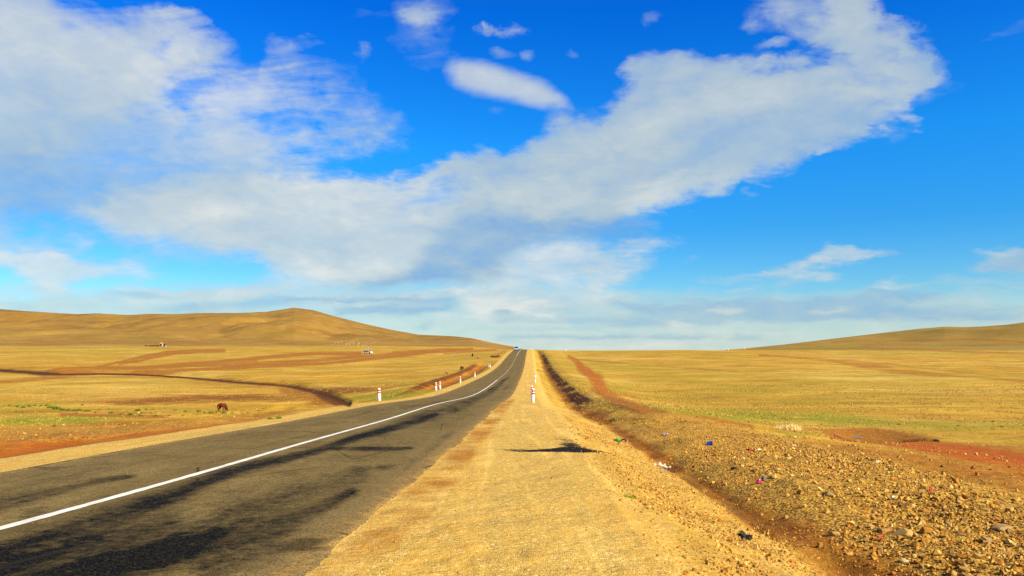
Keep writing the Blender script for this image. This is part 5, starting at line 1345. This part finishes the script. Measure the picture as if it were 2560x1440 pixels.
E(960, 758, 110, 12, -4, .35, .66, .8); E(880, 745, 60, 5, -3, .5, .12, .8); T([(700, 750, 6), (900, 745, 8), (1060, 750, 8), (1130, 745, 8)], .55, .06, .8); T([(850, 775, 8), (1000, 775, 14), (1130, 768, 10)], .6, .05, .9)
T([(1080, 792, 3), (1160, 795, 3)], .5, .92, .7); E(1265, 780, 22, 5, -6, .6, .0, .6); E(1058, 817, 22, 6, -4, .6, .0, .6); T([(1250, 800, 8), (1500, 800, 12), (1800, 800, 16)], .4, .22, .9)
E(1060, 735, 200, 6, 0, .5, .86, .8); T([(1400, 790, 3), (1500, 795, 3), (1560, 793, 3)], .4, .8, .8); T([(1250, 845, 6), (1500, 843, 8), (1720, 842, 8), (1900, 845, 6)], .5, .12, .8)
T([(1150, 862, 8), (1400, 860, 10), (1700, 862, 10)], .6, .78, .9)
P([(1500, 755), (1600, 752), (1850, 756), (1950, 750), (2020, 742), (2140, 735), (2160, 722), (2250, 722), (2330, 730), (2380, 742), (2300, 755), (2200, 765), (2450, 775), (2560, 785), (2560, 800), (2300, 800), (1900, 800), (1600, 785)], .55, .14, 12)
T([(1760, 781, 4), (1850, 780, 4)], .55, .9, .7); T([(2030, 774, 4), (2130, 775, 5)], .4, .9, .7); E(1705, 812, 32, 10, 0, .75, .98, .6); E(1602, 838, 26, 7, 0, .55, .86, .7); T([(1640, 787, 2.5), (1710, 782, 3)], .5, .9, .7); T([(1760, 840, 5), (1830, 840, 6)], .3, .8, .8); T([(2340, 800, 4), (2420, 798, 4)], .35, .8, .8); T([(2060, 826, 3), (2160, 826, 3)], .25, .8, .8)
# lower right streaks
P([(1880, 695), (1960, 672), (2020, 650), (2080, 615), (2180, 611), (2258, 628), (2180, 645), (2100, 655), (2040, 668), (1980, 690), (2060, 680), (2100, 692), (2020, 706), (1930, 712), (1980, 700)], .70, .82, 9)
T([(1750, 702, 6), (1850, 698, 7), (1900, 695, 7)], .4, .8, .8); E(1850, 725, 36, 8, 0, .4, .84, .8); E(1720, 648, 22, 5, -10, .3, .8, .8)
P([(2210, 700), (2280, 694), (2300, 702), (2390, 693), (2395, 705), (2320, 712), (2240, 720), (2170, 720)], .55, .84, 9)
P([(2440, 640), (2520, 622), (2640, 605), (2640, 690), (2560, 678), (2430, 676), (2500, 655)], .75, .32, 10); T([(2470, 636, 4), (2560, 622, 6)], .55, .78, .8)
P([(2400, 700), (2500, 690), (2700, 685), (2700, 760), (2400, 750)], .35, .7, 18)
# left: fish-shaped cloud, small pink puffs and streaks
P([(-80, 640), (0, 622), (120, 622), (200, 640), (250, 655), (330, 650), (390, 670), (405, 690), (350, 698), (240, 690), (190, 700), (165, 720), (160, 745), (110, 735), (60, 700), (20, 660)], .80, .90, 16)
E(200, 603, 42, 18, 4, .55, .74, .7); E(102, 597, 11, 14, 15, .4, .7, .7); E(10, 605, 16, 10, 0, .3, .7)
E(400, 640, 90, 14, 6, .38, .66, .9); T([(300, 605, 10), (420, 620, 12)], .28, .6, .9)
T([(300, 722, 8), (430, 732, 10), (600, 735, 12), (720, 712, 12)], .65, .86, .8); T([(640, 705, 12), (720, 702, 14)], .5, .8, .8); T([(720, 738, 3), (780, 734, 2)], .4, .95, .7)
E(60, 772, 30, 5, 0, .6, .0, .6); E(100, 765, 120, 14, 0, .4, .7, .9); E(330, 740, 70, 7, 0, .4, .25, .8); E(470, 770, 110, 14, -4, .4, .12, .9); E(640, 760, 130, 14, -3, .35, .2, .9)
E(40, 720, 70, 16, 0, .3, .7, .9)
# gaps that stay clear
E(560, 660, 130, 22, 6, -.55, 0, .9); E(500, 690, 170, 22, 3, -.7, 0, .9); E(90, 570, 130, 22, 8, -.55, 0, .9); E(440, 615, 60, 8, 5, -.3, 0, .9)

def fill_ramp(ramp, stops):
    els = ramp.elements
    els[0].position = 0.0; els[0].color = stops[0][1]; els[1].position = 1.0; els[1].color = stops[-1][1]
    for p_, c_ in stops[1:-1]:
        e = els.new(p_); e.color = c_
def build_world():
    w = bpy.data.worlds.new('World'); scn.world = w; w.use_nodes = True
    nt = NT(w.node_tree); bg = w.node_tree.nodes['Background']
    sky = nt.node('ShaderNodeTexSky', sky_type='NISHITA'); sky.sun_disc = False
    sky.sun_elevation = SUN_EL; sky.sun_rotation = SUN_AZ; sky.altitude = 1300; sky.air_density = 1.0; sky.dust_density = 0.4; sky.ozone_density = 2.0
    dirn = nt.node('ShaderNodeTexCoord').outputs['Generated']
    sep = nt.node('ShaderNodeSeparateXYZ'); nt.l.new(dirn, sep.inputs[0])
    x, y, z = sep.outputs
    az = nt.math('ARCTAN2', x, y); el = nt.math('ARCSINE', z)
    # cloud-deck coordinates for the turbulence: flattened towards the horizon as on a real layer
    den = nt.math('ADD', nt.math('MAXIMUM', z, 0.0), 0.34)
    cv = nt.node('ShaderNodeCombineXYZ'); nt.put(cv.inputs[0], nt.math('DIVIDE', x, den)); nt.put(cv.inputs[1], nt.math('DIVIDE', y, den))
    cvec = cv.outputs[0]
    def nz(scale, detail, rough, dist=0.0, off=0.0, stretch=(1, 1, 1)):
        n = nt.node('ShaderNodeTexNoise'); mp = nt.node('ShaderNodeMapping'); mp.inputs['Location'].default_value = (off, off * .7, off * .3); mp.inputs['Scale'].default_value = stretch
        nt.put(mp.inputs[0], cvec); nt.put(n.inputs['Vector'], mp.outputs[0]); n.inputs['Scale'].default_value = scale; n.inputs['Detail'].default_value = detail; n.inputs['Roughness'].default_value = rough; n.inputs['Distortion'].default_value = dist
        return n
    wn = nz(7, 6, .56, .3, 3.0); wn2 = nz(22, 5, .58, .3, 8.0)
    ws = nt.node('ShaderNodeSeparateColor'); nt.l.new(wn.outputs['Color'], ws.inputs[0]); ws2 = nt.node('ShaderNodeSeparateColor'); nt.l.new(wn2.outputs['Color'], ws2.inputs[0])
    ld_ = nt.math('SQRT', nt.math('ADD', nt.math('POWER', nt.math('DIVIDE', nt.math('SUBTRACT', az, R(-.5)), R(6.2)), 2), nt.math('POWER', nt.math('DIVIDE', nt.math('SUBTRACT', el, R(18.5)), R(3.0)), 2)))
    calm = nt.mapr(ld_, .6, 1.15, .22, 1)                      # the lens-shaped cloud has smooth edges
    damp = nt.math('MULTIPLY', nt.mapr(z, 0.02, 0.22, 0.25, 1.0), calm)
    def warp(c, a, b, k1, k2):
        d = nt.math('ADD', nt.math('MULTIPLY', nt.math('SUBTRACT', a, .5), k1), nt.math('MULTIPLY', nt.math('SUBTRACT', b, .5), k2))
        return nt.math('ADD', c, nt.math('MULTIPLY', d, damp))
    azw = warp(az, ws.outputs[0], ws2.outputs[0], .085, .03); elw = warp(el, ws.outputs[1], ws2.outputs[1], .06, .024)
    s = nt.mapr(azw, R(-46), R(46), -1, 1); t = nt.mapr(elw, R(-1), R(31), -1, 1)
    sv = nt.node('ShaderNodeCombineXYZ'); tv = nt.node('ShaderNodeCombineXYZ')
    for i in range(3): nt.put(sv.inputs[i], s); nt.put(tv.inputs[i], t)
    def separable(Mx, rank):
        """a smooth field over azimuth x elevation as a sum of products of curves"""
        nv, nu = Mx.shape; mean = Mx.mean(); Us, Sg, Vt = np.linalg.svd(Mx - mean, full_matrices=False); tot = None
        for g in range(0, rank, 3):
            wv = []; nodes = []
            for vec, src, nn in ((Vt, sv, nu), (Us.T, tv, nv)):
                c = nt.node('ShaderNodeVectorCurve'); nt.l.new(src.outputs[0], c.inputs['Vector']); mp = c.mapping; nodes.append(c)
                for k in range(3):
                    f_ = vec[g + k]; m_ = np.abs(f_).max(); f_ = f_ / m_
                    if src is sv: wv.append(m_)
                    else: wv[k] *= m_ * Sg[g + k]
                    cu = mp.curves[k]; xs = np.linspace(-1, 1, nn)
                    cu.points[0].location = (-1, float(f_[0])); cu.points[1].location = (1, float(f_[-1]))
                    for i in range(1, nn - 1): cu.points.new(float(xs[i]), float(f_[i]))
                    for p_ in cu.points: p_.handle_type = 'VECTOR'
                mp.update()
            mu = nt.node('ShaderNodeVectorMath', operation='MULTIPLY'); nt.l.new(nodes[0].outputs[0], mu.inputs[0]); nt.l.new(nodes[1].outputs[0], mu.inputs[1])
            dt = nt.node('ShaderNodeVectorMath', operation='DOT_PRODUCT'); nt.l.new(mu.outputs[0], dt.inputs[0]); dt.inputs[1].default_value = wv
            tot = dt.outputs['Value'] if tot is None else nt.math('ADD', tot, dt.outputs['Value'])
        return nt.math('ADD', tot, float(mean))
    Cm, Bm = build_sky_maps()
    cov = separable(Cm, 45); bri = separable(Bm, 27)
    # turbulence breaks the cover up
    big = nz(6, 8, .58, .5, 1.0).outputs['Fac']; fine = nz(20, 6, .60, .5, 5.0, (1, .9, 1)).outputs['Fac']; wisp = nz(9, 8, .62, 1.8, 11, (.5, 1.5, 1)).outputs['Fac']
    tb = nt.math('ADD', nt.math('MULTIPLY', nt.math('SUBTRACT', big, .5), 1.05), nt.math('MULTIPLY', nt.math('SUBTRACT', fine, .5), .8))
    tb = nt.math('ADD', tb, nt.math('MULTIPLY', nt.math('SUBTRACT', wisp, .5), 1.25))
    edge = nt.math('MULTIPLY', nt.mapr(cov, 0.02, 0.35, 0, 1), nt.mapr(cov, .92, 0.5, .16, 1))
    al = nt.math('ADD', cov, nt.math('MULTIPLY', nt.math('MULTIPLY', nt.math('MULTIPLY', tb, edge), calm), nt.mapr(z, .02, .2, .5, 1.0)))
    al = nt.mapr(al, 0.05, 1.06, 0, .98)
    b2 = nt.math('ADD', bri, nt.math('MULTIPLY', nt.math('SUBTRACT', big, .5), .85)); b2 = nt.math('ADD', b2, nt.math('MULTIPLY', nt.math('SUBTRACT', fine, .5), .22))
    b2 = nt.mapr(b2, 0, 1, 0, 1)
    rp = nt.node('ShaderNodeValToRGB'); cr = rp.color_ramp; nt.put(rp.inputs[0], b2)
    K = CLOUD_GAIN
    stops = [(0.0, (130, 174, 220)), (.3, (164, 192, 214)), (.55, (188, 205, 212)), (.8, (208, 218, 218)), (1.0, (230, 232, 226))]
    fill_ramp(cr, [(p_, srgb(*c_)) for p_, c_ in stops])
    sc = nt.node('ShaderNodeVectorMath', operation='SCALE'); nt.l.new(rp.outputs[0], sc.inputs[0]); sc.inputs['Scale'].default_value = K
    # clear-sky grading: deeper and more saturated than the raw model, as recorded in view; greyed above it to cut blue ambient light
    hs = nt.node('ShaderNodeHueSaturation'); hs.inputs['Saturation'].default_value = SKY_SAT; hs.inputs['Value'].default_value = SKY_VAL; hs.inputs['Hue'].default_value = .5
    nt.l.new(sky.outputs[0], hs.inputs['Color'])
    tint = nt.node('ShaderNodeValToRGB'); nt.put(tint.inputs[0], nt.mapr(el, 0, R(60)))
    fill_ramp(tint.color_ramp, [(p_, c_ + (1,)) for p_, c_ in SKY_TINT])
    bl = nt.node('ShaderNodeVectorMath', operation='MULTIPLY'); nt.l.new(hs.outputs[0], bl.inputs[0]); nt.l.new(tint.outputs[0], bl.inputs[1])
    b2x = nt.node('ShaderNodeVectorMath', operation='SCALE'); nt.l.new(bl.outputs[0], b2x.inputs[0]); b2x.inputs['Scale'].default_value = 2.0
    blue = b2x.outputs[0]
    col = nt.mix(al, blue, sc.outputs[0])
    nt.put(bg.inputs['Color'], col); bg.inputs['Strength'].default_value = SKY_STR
    w.cycles.sampling_method = 'MANUAL'; w.cycles.sample_map_resolution = 512
CLOUD_GAIN = 5.3; SKY_SAT = 1.25; SKY_VAL = 1.0; SKY_STR = 0.10
SKY_TINT = [(0.0, (.27, .36, .37)), (.06, (.17, .30, .36)), (.14, (.075, .30, .43)), (.235, (.041, .356, .55)), (.39, (.007, .262, .59)), (.62, (.10, .20, .30)), (1.0, (.14, .17, .19))]  # last stops lie above the view, greyed to weaken blue ambient light
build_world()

sun = bpy.data.lights.new('sun', 'SUN'); sun.energy = 4.8; sun.angle = R(.53); sun.color = (1.0, .91, .74)
so = link(bpy.data.objects.new('sun', sun))
sd = Vector((math.sin(SUN_AZ) * math.cos(SUN_EL), math.cos(SUN_AZ) * math.cos(SUN_EL), math.sin(SUN_EL)))
so.rotation_euler = sd.to_track_quat('Z', 'Y').to_euler(); so.location = (0, 0, 50)

cam = bpy.data.cameras.new('camera'); cam.sensor_width = 36; cam.lens = 36 * F_PX / 2560; cam.clip_start = .1; cam.clip_end = 12000
co = link(bpy.data.objects.new('camera', cam)); co.location = (0, 0, EYE); co.rotation_euler = (R(90) + PITCH, 0, 0)
scn.camera = co
vs_ = scn.view_settings; vs_.view_transform = 'Standard'; vs_.look = 'None'; vs_.gamma = 1; vs_.exposure = 0.9
scn.render.resolution_x = 1024; scn.render.resolution_y = 576
scn.cycles.max_bounces = 5; scn.cycles.use_denoising = False
